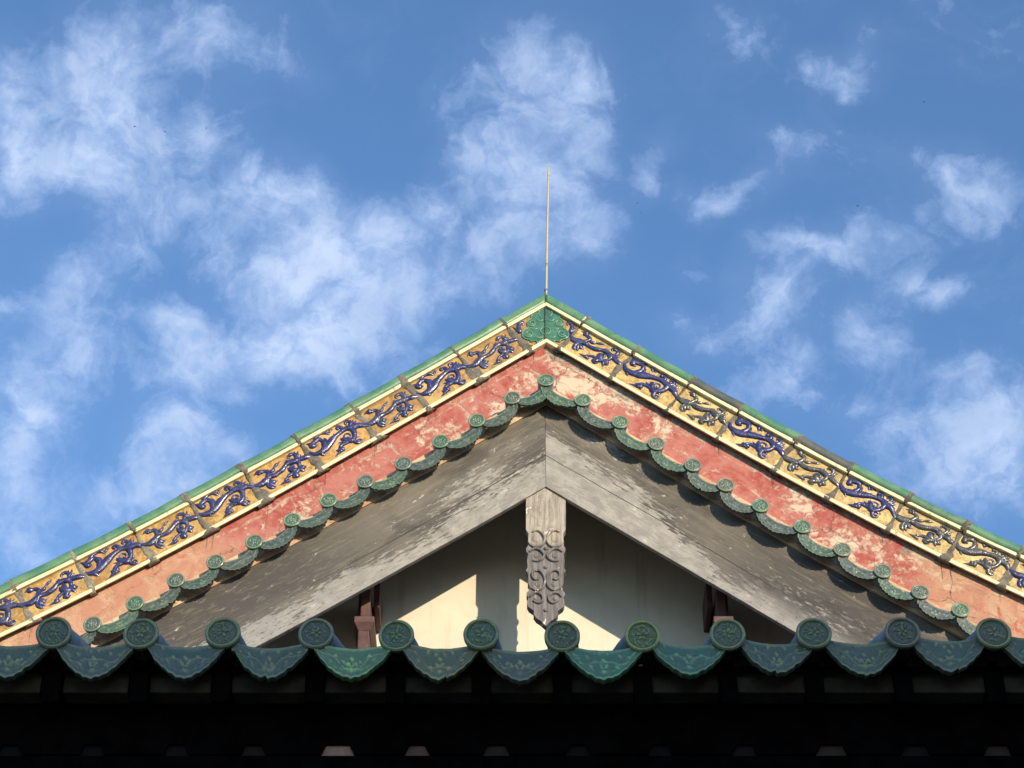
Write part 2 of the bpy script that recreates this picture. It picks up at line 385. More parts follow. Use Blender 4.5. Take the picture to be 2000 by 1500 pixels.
# ------------------------------------------------------------------ mesh helpers
class MB:
    def __init__(self):
        self.v = []; self.f = []; self.st = []; self.rel = []

    def add(self, p, st=(0, 0, 0), rel=0.5):
        self.v.append(tuple(p)); self.st.append(tuple(st)); self.rel.append(rel)
        return len(self.v) - 1

    def grid(self, rows, st=None, rel=None, close=False, flip=False):
        idx = [[self.add(p, st[i][j] if st else (0, 0, 0), rel[i][j] if rel else .5) for j, p in enumerate(r)] for i, r in enumerate(rows)]
        n, k = len(idx), len(idx[0])
        for i in range(n - 1):
            for j in range(k if close else k - 1):
                q = (idx[i][j], idx[i][(j + 1) % k], idx[i + 1][(j + 1) % k], idx[i + 1][j])
                self.f.append(q[::-1] if flip else q)
        return idx

    def box(self, x0, x1, y0, y1, z0, z1):
        i = [self.add((x, y, z)) for x in (x0, x1) for y in (y0, y1) for z in (z0, z1)]
        for q in ((0, 1, 3, 2), (4, 6, 7, 5), (0, 4, 5, 1), (2, 3, 7, 6), (0, 2, 6, 4), (1, 5, 7, 3)):
            self.f.append(tuple(i[k] for k in q))

    def prism(self, front, back, st=None):
        a = [self.add(p, st[k] if st else (0, 0, 0)) for k, p in enumerate(front)]
        c_ = [self.add(p, st[k] if st else (0, 0, 0)) for k, p in enumerate(back)]
        n = len(a)
        self.f.append(tuple(a)); self.f.append(tuple(c_[::-1]))
        for k in range(n):
            self.f.append((a[k], c_[k], c_[(k + 1) % n], a[(k + 1) % n]))

    def strip_slab(self, top, bot, yb, st_t=None, st_b=None):
        """front face between two polylines, carried straight back to depth yb"""
        n = len(top)
        F = [top, bot]
        B = [[(p[0], yb, p[2]) for p in r] for r in F]
        st_t = st_t or [(0, 0, 0)] * n; st_b = st_b or [(0, 0, 0)] * n
        it = [self.add(top[i], st_t[i]) for i in range(n)]
        ib = [self.add(bot[i], st_b[i]) for i in range(n)]
        jt = [self.add(B[0][i], st_t[i]) for i in range(n)]
        jb = [self.add(B[1][i], st_b[i]) for i in range(n)]
        for i in range(n - 1):
            self.f.append((it[i], ib[i], ib[i + 1], it[i + 1]))
            self.f.append((jt[i], jt[i + 1], jb[i + 1], jb[i]))
            self.f.append((it[i], it[i + 1], jt[i + 1], jt[i]))
            self.f.append((ib[i], jb[i], jb[i + 1], ib[i + 1]))
        self.f.append((it[0], jt[0], jb[0], ib[0])); self.f.append((it[-1], ib[-1], jb[-1], jt[-1]))

    def tube(self, path, rad, seg=10, cap=True):
        rows = []
        for i, p in enumerate(path):
            p = Vector(p)
            d = (Vector(path[min(i + 1, len(path) - 1)]) - Vector(path[max(i - 1, 0)])).normalized()
            a = d.cross(Vector((0, 0, 1)) if abs(d.z) < .9 else Vector((1, 0, 0))).normalized(); c_ = a.cross(d)
            rr = rad[i] if isinstance(rad, (list, tuple)) else rad
            rows.append([p + a * rr * math.cos(k * 2 * math.pi / seg) + c_ * rr * math.sin(k * 2 * math.pi / seg) for k in range(seg)])
        idx = self.grid(rows, close=True)
        if cap:
            self.f.append(tuple(idx[0][::-1])); self.f.append(tuple(idx[-1]))

    def build(self, name, material, parent=None, smooth=False, bevel=0.0, auto=None, loc=None):
        me = bpy.data.meshes.new(name)
        me.from_pydata([tuple(p) for p in self.v], [], self.f)
        a = me.attributes.new('st', 'FLOAT_VECTOR', 'POINT')
        a.data.foreach_set('vector', [c_ for s in self.st for c_ in s])
        a = me.attributes.new('relief', 'FLOAT', 'POINT')
        a.data.foreach_set('value', self.rel)
        me.materials.append(M[material])
        import bmesh
        bm = bmesh.new(); bm.from_mesh(me); bmesh.ops.recalc_face_normals(bm, faces=bm.faces); bm.to_mesh(me); bm.free()
        if smooth:
            me.polygons.foreach_set('use_smooth', [True] * len(me.polygons))
            if auto:
                me.set_sharp_from_angle(angle=R(auto))
        return link(name, me, parent, bevel)

def link(name, me, parent=None, bevel=0.0):
    o = bpy.data.objects.new(name, me); COL.objects.link(o)
    if parent is not None:
        o.parent = parent
        if parent.parent is None and parent.type == 'EMPTY':
            o.matrix_parent_inverse = Matrix.Translation(-parent.location)
    if bevel:
        md = o.modifiers.new('edge', 'BEVEL'); md.width = bevel; md.segments = 2; md.limit_method = 'ANGLE'; md.angle_limit = R(40)
    return o

def root(name, loc, label, cat, group=None):
    o = bpy.data.objects.new(name, None); COL.objects.link(o); o.location = loc; o.empty_display_size = .3
    o['label'] = label; o['category'] = cat
    if group: o['group'] = group
    return o

def tag(o, label, cat, group=None):
    o['label'] = label; o['category'] = cat
    if group: o['group'] = group

def at(px, py, y):
    """where the sight line of a surveyed point meets the vertical plane at depth y"""
    d = FW * 4400 + Vector((1, 0, 0)) * (px - 1000) - UP * (py - 750)
    return EYE + d * ((y - EYE.y) / d.y)

def push(p, y):
    p = Vector(p)
    return EYE + (p - EYE) * ((y - EYE.y) / (p.y - EYE.y))

Y0 = 10.0            # plane of the tile lips on the gable
YC = Y0 + .070       # coping front
YU = Y0 + .077       # upper cream moulding
YG = Y0 + .100       # ochre ground
YL = Y0 + .088       # lower cream moulding
YR = Y0 + .130       # red plaster
YB = Y0 + .085       # bargeboard front
YP = Y0 + .097       # post front
YW = Y0 + .60        # recessed gable wall

# ------------------------------------------------------------------ rake frames
class Rake:
    def __init__(self, pts, y, sgn, deg=3, ext=1.3):
        P = [at(*p, y) for p in pts]
        self.y = y; self.sgn = sgn; self.x0 = P[0].x; self.z0 = P[0].z
        xs = np.array([abs(p.x - self.x0) for p in P]); zs = np.array([p.z - self.z0 for p in P])
        A = np.stack([xs ** k for k in range(1, deg + 1)], 1)
        w = np.ones(len(xs)); w[0] = 1
        self.c = np.linalg.lstsq(A, zs, rcond=None)[0]
        X = np.linspace(-.35, xs.max() * ext, 900)
        Z = sum(self.c[k] * np.where(X > 0, X, 0) ** (k + 1) for k in range(deg)) + np.where(X < 0, X, 0) * self.c[0]
        S = np.concatenate([[0], np.cumsum(np.hypot(np.diff(X), np.diff(Z)))])
        S -= np.interp(0, X, S)
        self.X, self.Z, self.S = X, Z, S

    def at(self, s, n, y=None):
        x = np.interp(s, self.S, self.X); z = np.interp(s, self.S, self.Z)
        e = .02
        dx = np.interp(s + e, self.S, self.X) - np.interp(s - e, self.S, self.X)
        dz_ = np.interp(s + e, self.S, self.Z) - np.interp(s - e, self.S, self.Z)
        L = math.hypot(dx, dz_); dx /= L; dz_ /= L
        # perpendicular pointing down and towards the ridge line
        px, pz = dz_, -dx
        if pz > 0: px, pz = -px, -pz
        p = Vector((self.x0 + self.sgn * (x + px * n), self.y, self.z0 + z + pz * n))
        return p if y is None else push(p, y)

    def miter(self, n):
        """s at which offset n meets the ridge line"""
        t_ = -self.c[0]
        return n * t_

    def s_of_px(self, px, py):
        p = at(px, py, self.y)
        return float(np.interp(abs(p.x - self.x0), self.X, self.S))

LT = Rake([(1066,571),(975,621),(880,677),(780,732),(680,790),(573,849),(465,905),(357,962),(250,1019),(135,1079),(20,1131)], YC, -1)
RT = Rake([(1066,571),(1150,621),(1250,677),(1358,732),(1455,789),(1565,847),(1670,903),(1780,963),(1893,1018),(2000,1065)], YC, 1)
LB = Rake([(1066,950),(1024,977),(800,1100),(640,1188),(513,1257)], YB, -1, 2, 1.6)
RB = Rake([(1066,950),(1108,975),(1380,1132),(1440,1170),(1555,1235)], YB, 1, 2, 1.6)
N_COP, N_UP, N_GR, N_LO = .056, .080, .278, .301

hall = root('temple_hall', (LT.x0, Y0 + .4, 0.0),
            'sunlit temple gable with red plaster band, blue scroll frieze and grey wooden bargeboards', 'temple building')

def srange(s0, s1, step=.06):
    k = max(2, int(abs(s1 - s0) / step) + 1)
    return [s0 + (s1 - s0) * i / (k - 1) for i in range(k)]

def band(rk, s0a, s1a, n0, n1, yf, yb, name, material, parent, s0b=None, s1b=None, bevel=.004, stf=None, jit=0.0):
    """slab following the rake between offsets n0 (upper edge) and n1 (lower edge)"""
    s0b = s0a if s0b is None else s0b; s1b = s1a if s1b is None else s1b
    k = max(2, int(abs(s1a - s0a) / .06) + 1)
    A, Bp, sa, sb = [], [], [], []
    for i in range(k):
        f = i / (k - 1)
        ua, ub = s0a + (s1a - s0a) * f, s0b + (s1b - s0b) * f
        A.append(rk.at(ua, n0, yf)); Bp.append(rk.at(ub, n1, yf))
        sa.append(stf(ua, n0) if stf else (ua, n0, 0)); sb.append(stf(ub, n1) if stf else (ub, n1, 0))
    mb = MB(); mb.strip_slab(A, Bp, yb, sa, sb)
    return mb.build(name, material, parent, bevel=bevel)

# --- relief strokes ---------------------------------------------------------
def spline(pts, per=4):
    P = [np.array(p, float) for p in pts]
    if len(P) < 3:
        return [P[0] + (P[-1] - P[0]) * k / per for k in range(per + 1)]
    out = []
    for i in range(len(P) - 1):
        p0 = P[max(i - 1, 0)]; p1 = P[i]; p2 = P[i + 1]; p3 = P[min(i + 2, len(P) - 1)]
        for k in range(per):
            u = k / per
            out.append(.5 * ((2 * p1) + (-p0 + p2) * u + (2 * p0 - 5 * p1 + 4 * p2 - p3) * u * u + (-p0 + 3 * p1 - 3 * p2 + p3) * u ** 3))
    out.append(P[-1])
    return out

def stroke(mb, pts, place, hmul=.9, hmax=.018, ring=8, per=3, lift=0.0):
    """half round ridge: pts = (x, y, r) in plan units; place(x, y, height, r_to_metres) -> world"""
    Q = spline(pts, per)
    n = len(Q)
    # rounded ends
    rows = []
    def row(c, d, r, hs):
        L = math.hypot(*d) or 1
        nx, ny = -d[1] / L, d[0] / L
        return [place(c[0] + nx * r * math.cos(a), c[1] + ny * r * math.cos(a),
                      lift - .002 + (math.sin(a) ** .8) * min(hmul * r * hs, hmax)) for a in [math.pi * k / (ring - 1) for k in range(ring)]]
    for i in range(n):
        a_ = Q[max(i - 1, 0)]; b_ = Q[min(i + 1, n - 1)]
        d = (b_[0] - a_[0], b_[1] - a_[1]); L = math.hypot(*d) or 1
        r = max(Q[i][2], .5)
        if i == 0:
            for e in (1.0, .8, .45):
                rows.append(row((Q[0][0] - d[0] / L * r * e, Q[0][1] - d[1] / L * r * e), d, r * math.sqrt(max(1 - e * e, .0004)), place.k))
        rows.append(row(Q[i], d, r, place.k))
        if i == n - 1:
            for e in (.45, .8, 1.0):
                rows.append(row((Q[i][0] + d[0] / L * r * e, Q[i][1] + d[1] / L * r * e), d, r * math.sqrt(max(1 - e * e, .0004)), place.k))
    mb.grid(rows)

class Quad:
    """turns plan units (as surveyed on one panel) into 0..1 panel coordinates"""
    def __init__(self, LL, LR, UR, UL):
        A = []; B_ = []
        for (x, y), (u, v_) in zip((LL, LR, UR, UL), ((0, 0), (1, 0), (1, 1), (0, 1))):
            A.append([x, y, 1]); B_.append([u, v_])
        self.m = np.linalg.lstsq(np.array(A, float), np.array(B_, float), rcond=None)[0]

    def __call__(self, x, y):
        r_ = np.array([x, y, 1.0]) @ self.m
        return float(r_[0]), float(r_[1])

QA = Quad((500, 1440), (1790, 700), (1330, 140), (20, 775))
QB = Quad((720, 1355), (1920, 655), (1400, 65), (110, 767))
DA = [
 [(1640,475,22),(1560,462,30),(1460,445,42),(1370,440,50),(1270,470,60),(1180,492,62),(1080,505,50),(980,560,45),(880,650,48),(780,755,65),(700,850,80),(620,950,80),(540,1030,62),(440,1080,48),(340,1090,38),(250,1060,30)],
 [(500,1060,48),(545,1110,32),(640,1128,6)],
 [(590,900,55),(570,820,48),(520,760,42),(440,728,38),(360,770,42),(300,830,45)],
 [(130,830,8),(215,845,34),(280,880,56),(340,895,50),(390,880,26)],
 [(350,780,38),(365,700,38),(420,625,34),(500,580,34),(580,568,36),(640,592,28),(700,622,10)],
 [(650,602,16),(690,560,26),(720,512,22),(775,498,8)],
 [(700,690,8),(690,750,22),(670,830,30)],[(545,695,7),(600,750,24),(640,830,30)],[(790,600,8),(790,660,20),(760,730,30)],
 [(880,490,36),(850,470,28),(890,445,30),(960,450,36),(1000,490,38),(980,550,30)],
 [(1190,440,52),(1195,370,42),(1150,325,32),(1095,330,30),(1065,365,26),(1090,395,18)],
 [(1220,410,38),(1240,340,26),(1255,262,5)],[(1250,410,34),(1300,350,22),(1335,290,5)],[(1280,425,30),(1370,385,22),(1440,368,5)],
 [(1215,500,52),(1270,580,48),(1288,680,48),(1270,765,52),(1220,815,55),(1140,805,55),(1060,775,46),(990,745,26),(945,715,5)],
 [(1030,740,26),(1040,680,22),(1090,635,20),(1160,640,20),(1192,685,18),(1165,722,17),(1120,705,16)],
 [(1060,835,34),(980,842,18),(890,852,5)],[(1040,790,30),(980,770,16),(935,752,5)],
 [(1270,790,46),(1310,850,42),(1385,868,34),(1442,842,27),(1450,800,20),(1400,788,17),(1365,812,16)],
 [(1300,725,28),(1370,732,18),(1405,700,5)],
 [(1150,830,40),(1060,872,38),(985,912,36),(952,965,38),(955,1015,38),(915,1045,34),(880,1035,16)],
 [(960,1010,40),(1010,1005,46),(1060,1030,28),(1080,1020,8)],
 [(985,1050,42),(920,1110,28),(825,1205,4)],
]
DB = [
 [(1680,395,24),(1600,405,42),(1530,420,48),(1450,440,48),(1370,462,44),(1300,500,50),(1220,512,50),(1140,540,50),(1080,605,48),(1030,690,52),(950,770,48),(860,822,44),(770,855,46),(700,905,58),(640,980,68),(560,1040,58),(470,1070,42),(360,1075,28)],
 [(705,880,52),(692,805,44),(665,742,38),(600,722,34),(530,742,34),(470,745,44),(425,735,38),(385,768,24),(330,840,4)],
 [(430,770,30),(475,775,34)],
 [(745,735,32),(790,702,36),(812,640,22),(845,580,30),(890,530,22),(940,478,4)],[(745,730,22),(725,680,5)],
 [(715,930,52),(718,1010,38),(760,1078,36),(840,1110,34),(900,1122,20),(950,1115,4)],
 [(760,1000,36),(815,970,44),(870,985,40),(950,930,5)],[(800,1030,44),(880,1055,32),(970,1085,4)],
 [(1290,500,46),(1370,522,42),(1420,580,38),(1422,660,38),(1402,740,44),(1370,795,48)],
 [(1430,640,38),(1500,652,48),(1555,645,34),(1600,610,4)],[(1440,690,36),(1520,715,34),(1605,755,4)],
 [(1395,715,40),(1300,715,54),(1220,700,46),(1165,675,22),(1135,640,4)],
 [(1190,670,22),(1205,625,24),(1255,608,26),(1312,638,20),(1300,672,16)],
 [(1370,785,50),(1385,842,48),(1435,852,38),(1480,815,5)],[(1320,835,30),(1345,870,34),(1400,885,24)],
 [(1350,760,40),(1280,795,34),(1205,850,32),(1175,905,28),(1148,940,32),(1105,940,8)],
 [(1200,960,30),(1240,970,32),(1285,965,8)],[(1190,975,38),(1100,1030,20),(995,1080,4)],
 [(1300,490,44),(1305,410,36),(1275,345,34),(1205,320,32),(1135,350,34),(1108,398,26),(1150,415,16)],
 [(1310,390,34),(1262,300,20),(1238,240,4)],[(1330,370,28),(1335,290,20),(1325,232,4)],[(1345,400,28),(1400,352,20),(1440,338,4)],
 [(1085,480,20),(1062,550,26),(1065,610,30)],[(1170,460,10),(1160,510,26)],
]

def panel(side, rk, sa, sb, design, tint_ground, tint_scroll, tint_cop, no):
    """sa < sb are distances from the ridge; u runs left to right on both slopes"""
    j = random.uniform(-.005, .005); jy = random.uniform(-.004, .004); j2 = random.uniform(-.006, .006)
    gp = .004
    gnd = band(rk, sa + gp, sb - gp, N_UP - .01, N_LO - .008, YG + jy, YR + .05, 'frieze_panel', 'ochre', hall, bevel=0)
    gnd.color = (*tint_ground, 1)
    band(rk, sa + gp, sb - gp, N_COP + j, N_UP + j, YU + jy, YR + .06, 'upper_moulding', 'cream', gnd, bevel=.004)
    band(rk, sa + gp, sb - gp, N_GR + j * .6, N_LO + j * .6, YL + jy, YL + jy + .010, 'lower_moulding', 'cream', gnd, bevel=.003)
    bd = band(rk, sa, sb, N_GR + .01, N_LO - .001, YL + .013, YR + .06, 'mortar_bed', 'mortar', gnd, bevel=.003)
    bd.color = (.9, .75, .55, 1)
    # coping with a rounded face
    k = 9; rows = []; sts = []
    prof = [(N_COP + j - .001, YC + .05), (N_COP + j, YC + .012), (N_COP * .8 + j, YC), (N_COP * .4 + j, YC), (N_COP * .14 + j, YC + .002), (j - .003, YC + .010), (j - .012, YC + .05), (j - .012, YC + .36)]
    for i in range(k):
        s_ = sa + gp + (sb - sa - 2 * gp) * i / (k - 1)
        sg_ = j2 * (i / (k - 1) - .5) + .004 * math.sin(math.pi * i / (k - 1))
        rows.append([Vector((rk.at(s_, n_ + sg_, YC).x, y_ + jy, rk.at(s_, n_ + sg_, YC).z)) for n_, y_ in prof])
    mb = MB(); ids = mb.grid(rows)
    mb.f.append(tuple(ids[0])); mb.f.append(tuple(ids[-1][::-1]))
    cp = mb.build('coping_tile', 'coping', gnd, smooth=True, auto=50)
    cp.color = (*tint_cop, 1)
    # scroll
    Q = QA if design is DA else QB
    mb = MB()
    H = N_GR - N_UP
    Lp = sb - sa
    def place(x, y, h):
        u, v_ = Q(x, y)
        s_ = (sb - u * Lp) if side < 0 else (sa + u * Lp)
        p = rk.at(s_, N_UP + (1 - v_) * H, YG + jy)
        return Vector((p.x, p.y - h, p.z))
    place.k = .00026
    rq = random.Random(no * 7 + side)
    for st_ in [[(x + rq.uniform(-7, 7), y + rq.uniform(-7, 7), r_ * rq.uniform(1.18, 1.5)) for x, y, r_ in q] for q in design]:
        stroke(mb, st_, place, hmul=.85, hmax=.015)
    sc = mb.build('scroll_relief', 'blue', gnd, smooth=True, auto=75)
    sc.color = (*tint_scroll, 1)
    if tint_scroll is SLATE: sc['label'] = 'slate grey scroll relief'
    if tint_cop is GREY: cp['label'] = 'grey unglazed coping tile'
    return gnd

LJ = [(975,621),(880,677),(780,732),(680,790),(573,849),(465,905),(357,962),(250,1019),(135,1079),(20,1131)]
RJ = [(1150,621),(1250,677),(1358,732),(1455,789),(1565,847),(1670,903),(1780,963),(1893,1018),(2000,1065)]
SL = [LT.s_of_px(*p) for p in LJ]; SL += [SL[-1] + .385, SL[-1] + .77]
SR = [RT.s_of_px(*p) for p in RJ]; SR += [SR[-1] + .385, SR[-1] + .77]
GREY = (.95, .46, .75); BLUE = (1, 1, 1.05); SLATE = (2.1, 2.1, .66); MIDB = (1.35, 1.4, .95)
lt_g = [(.82,.70,.62),(.95,.86,.72),(.84,.72,.60),(1.05,.90,.72),(1.05,.92,.75),(.95,.86,.68),(1.0,.90,.72),(.92,.78,.62),(1.0,.92,.75),(.95,.88,.72),(1,.9,.7)]
lt_b = [MIDB, BLUE, MIDB, BLUE, BLUE, (1.1,1.15,1), MIDB, BLUE, BLUE, MIDB, BLUE]
for i in range(11):
    panel(-1, LT, SL[i], SL[i + 1], DB if i % 2 == 0 else DA, lt_g[i], lt_b[i], (1, 1, 1), i)
rt_b = [(1.2,1.2,1), BLUE, SLATE, BLUE, SLATE, BLUE, SLATE, SLATE, BLUE, BLUE]
rt_c = [(1,1,1),(1,1,1),GREY,(1,1,1),GREY,(1,1,1),(1.15,.9,.9),(1,1,1),(1,1,1),(1,1,1)]
for i in range(10):
    panel(1, RT, SR[i], SR[i + 1], DB if i % 2 == 0 else DA, random.choice([(1.12,1.16,1.15),(1.02,1.05,1.0),(1.08,1.12,1.05)]), rt_b[i], rt_c[i], i)

# --- apex panel: two corner tiles with a green cartouche ------------------------
def z6(x, y, yy):
    return at(980 + x / 11.111, 560 + y / 11.111, yy)
CART = [(950,395),(1040,430),(1128,472),(1115,510),(1150,560),(1225,605),(1258,655),(1252,695),(1312,722),(1346,785),(1322,862),(1345,908),(1405,938),(1450,1005),(1442,1080),(1380,1128),(1285,1148),(1262,1188),(1180,1162),(1135,1180),(1128,1205),(1160,1252),(950,1122)]
for sgn, rk, s1 in ((-1, LT, SL[0]), (1, RT, SR[0])):
    mi = rk.miter
    a_ = mi(N_UP) - .012
    gnd = band(rk, mi(N_UP - .01), s1 - .004, N_UP - .01, N_LO - .008, YG, YR + .05, 'apex_panel', 'ochre', hall, s0b=mi(N_LO - .008), bevel=0)
    gnd.color = (.86, .74, .62, 1)
    band(rk, mi(N_COP), s1 - .004, N_COP, N_UP, YU, YR + .06, 'upper_moulding', 'cream', gnd, s0b=mi(N_UP), bevel=.004)
    band(rk, mi(N_GR), s1 - .004, N_GR, N_LO, YL, YR + .06, 'lower_moulding', 'cream', gnd, s0b=mi(N_LO), bevel=.004)
    cp = band(rk, 0, s1 - .004, 0, N_COP, YC, YC + .36, 'coping_tile', 'coping', gnd, s0b=mi(N_COP), bevel=.012)
    cp.color = (1, 1, 1, 1)
    out = [(946 + sgn * (x - 946), y) for x, y in CART]
    fr = [z6(x, y, YG - .006) for x, y in out]
    mb = MB(); mb.prism(fr, [Vector((p.x, YG + .01, p.z)) for p in fr])
    ct = mb.build('cloud_cartouche', 'apex', gnd, bevel=.004)
    mb = MB()
    def place(x, y, h):
        p = z6(946 + sgn * (x - 946), y, YG - .006)
        return Vector((p.x, p.y - h, p.z))
    place.k = .00024
    for cxx, cyy, rr, ph in ((1242, 785, 88, .3), (1302, 1015, 96, .6)):
        stroke(mb, [(cxx + rr * (1 - .72 * k / 14) * math.cos(ph + k * .62), cyy + rr * .86 * (1 - .72 * k / 14) * math.sin(ph + k * .62), 19 - k * .6) for k in range(15)], place, hmul=1.6, per=2)
    stroke(mb, [(950 + 105 * math.sin(k * .45), 955 - 78 * math.cos(k * .45), 16) for k in range(8)], place, hmul=1.6, per=2)
    for q_ in ([(1010,470,14),(1075,520,18),(1090,590,16),(1040,640,12)], [(1000,720,12),(1080,740,17),(1140,700,14)], [(1010,1090,12),(1090,1110,17),(1160,1080,15),(1180,1020,9)], [(1120,900,10),(1180,920,15),(1240,900,10)]):
        stroke(mb, q_, place, hmul=1.4, per=3)
    edge = [(x, y, 13) for x, y in CART[2:-2]]
    stroke(mb, edge, place, hmul=1.6, per=2)
    mb.build('cartouche_scroll', 'rim', gnd, smooth=True)
    mb = MB()
    def place(x, y, h):
        p = z6(946 + sgn * (946 - x), y, YG)
        return Vector((p.x, p.y - h, p.z))
    place.k = .00026
    stroke(mb, [(445,840,20),(470,800,30),(430,775,40),(375,820,46),(365,890,52),(390,970,58)], place)
    stroke(mb, [(350,960,46),(290,915,30),(215,865,5)], place)
    s_ = mb.build('scroll_relief', 'blue', gnd, smooth=True, auto=75); s_.color = (*MIDB, 1)

# --- mortar joints ---------------------------------------------------------------
def joint(rk, s, seed, wide, tint):
    rnd = random.Random(seed)
    rows = []
    lev = [(.0, YC + .05), (-.002, YC + .010), (.008, YC - .001), (.03, YC - .003), (.05, YC - .003), (.062, YU - .003), (.074, YU - .003), (.084, YG - .005), (.11, YG - .006), (.14, YG - .006),
           (.17, YG - .006), (.20, YG - .006), (.23, YG - .006), (.255, YG - .006), (.27, YG - .006), (.285, YL - .003), (.30, YL - .003), (.315, YL + .01), (.325, YR - .002)]
    ph = rnd.uniform(0, 9)
    for i, (n_, y_) in enumerate(lev):
        f = n_ / .31
        bl = wide * (1 + .35 * math.sin(ph + f * 6)) * (1.25 if f < .25 else 1) * (1 + (1.8 if wide > .014 else .9) * max(0, f - .5))
        wl = bl * rnd.uniform(.55, 1.25); wr = bl * rnd.uniform(.55, 1.25)
        r = []
        for k in range(7):
            e = -1 + 2 * k / 6
            off = (wl if e < 0 else wr) * e * (1 + .12 * rnd.uniform(-1, 1)) + .004 * math.sin(ph + f * 9)
            p = rk.at(s + off, n_, y_)
            r.append(Vector((p.x, p.y + (.010 if abs(e) > .9 else 0) + rnd.uniform(-.0015, .0015) + .003 * abs(e), p.z)))
        rows.append(r)
    mb = MB(); mb.grid(rows)
    if wide > .0125:                                   # cement drips that ran down the plaster
        for k in range(rnd.choice([0, 1, 2, 2])):
            p = rk.at(s + rnd.uniform(-.04, .02), .30, YR - .002)
            ln = rnd.uniform(.05, .15)
            mb.tube([p, p + Vector((.003, 0, -ln * .5)), p + Vector((.001, 0, -ln))], [.0022, .0016, .0006], 5)
    o = mb.build('mortar_joint', 'mortar', hall, smooth=True)
    o.color = (*tint, 1)
for i, s in enumerate(SL[:11]):
    joint(LT, s, 40 + i, random.uniform(.017, .030), random.choice([(.8, .8, .8), (1, 1, 1), (.9, .9, .9)]) if i < 7 else (1.3, 1.3, 1.2))
for i, s in enumerate(SR[:10]):
    joint(RT, s, 80 + i, random.uniform(.012, .019), random.choice([(1.05, 1.05, 1), (.85, .85, .85), (.95, .95, .95)]))
# seam on the ridge line
mb = MB(); rows = []
for k in range(26):
    y_ = 110 + (1130 - 110) * k / 25
    yy = YC - .003 if y_ < 300 else (YU - .004 if y_ < 380 else YG - .016)
    w = random.uniform(9, 22) if y_ > 380 else random.uniform(7, 14)
    rows.append([z6(946 + e * w + random.uniform(-4, 4), y_, yy + (.012 if abs(e) == 1 else 0)) for e in (-1, -.4, .4, 1)])
mb.grid(rows)
o = mb.build('ridge_seam', 'mortar', hall, smooth=True); o.color = (.75, .62, .5, 1)

# --- red plaster band -----------------------------------------------------------
for sgn, rk in ((-1, LT), (1, RT)):
    mi = rk.miter
    n0, n1 = N_LO - .035, .64
    k0 = 60
    mb = MB(); rows = []; sts = []
    NV = 10
    for j_ in range(NV):
        n_ = n0 + (n1 - n0) * j_ / (NV - 1)
        r, s2 = [], []
        for i in range(k0):
            s_ = mi(n_) + (4.6 - mi(n_)) * i / (k0 - 1)
            p = rk.at(s_, n_, YR)
            wob = .004 * mnoise.noise(Vector((p.x * 4, p.z * 4, 3.0)))
            r.append(Vector((p.x, p.y + wob, p.z))); s2.append((s_, n_ - N_LO, sgn * 1.0))
        rows.append(r); sts.append(s2)
    idx = mb.grid(rows, st=sts)
    back = mb.grid([[Vector((p.x, YR + .06, p.z)) for p in r] for r in rows], st=sts)
    for A_, B_ in ((idx[0], back[0]), (idx[-1], back[-1])):
        for i in range(k0 - 1):
            mb.f.append((A_[i], A_[i + 1], B_[i + 1], B_[i]))
    mb.build('plaster_band', 'red', hall, smooth=True, auto=40)

# --- bargeboards, soffit, bedding -----------------------------------------------
for sgn, rk in ((-1, LB), (1, RB)):
    mi = rk.miter
    mb = MB()
    top, bot, st_t, st_b = [], [], [], []
    k = 46; hgt = .46
    NV = 4
    rows, sts = [], []
    for j_ in range(NV):
        h_ = hgt * (1 - j_ / (NV - 1))
        r, s2 = [], []
        for i in range(k):
            s_ = mi(-h_) + (4.2 - mi(-h_)) * i / (k - 1)
            wav = .0025 * mnoise.noise(Vector((s_ * 3, sgn * 5, 0))) if j_ == NV - 1 else 0
            p = rk.at(s_, -h_ + wav, YB)
            p.x += sgn * .0004
            r.append(p); s2.append((s_, h_, sgn * 1.0))
        rows.append(r); sts.append(s2)
    f_ = mb.grid(rows, st=sts)
    b_ = mb.grid([[Vector((p.x, YB + .030, p.z)) for p in r] for r in rows], st=sts)
    for A_, B_ in ((f_[0], b_[0]), (f_[-1], b_[-1])):
        for i in range(k - 1): mb.f.append((A_[i], A_[i + 1], B_[i + 1], B_[i]))
    for e in (0, -1):
        for j_ in range(NV - 1): mb.f.append((f_[j_][e], f_[j_ + 1][e], b_[j_ + 1][e], b_[j_][e]))
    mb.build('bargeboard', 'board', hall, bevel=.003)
    # boarding between bargeboard and wall
    mb = MB(); A_, B_ = [], []
    for i in range(k):
        A_.append(rk.at(mi(-.43) + (4.2 - mi(-.43)) * i / (k - 1), -.43)); B_.append(rk.at(mi(-.39) + (4.2 - mi(-.39)) * i / (k - 1), -.39))
    A_ = [Vector((p.x, YB + .031, p.z)) for p in A_]; B_ = [Vector((p.x, YB + .031, p.z)) for p in B_]
    mb.strip_slab(A_, B_, YW + .05)
    mb.build('soffit_board', 'dark', hall)

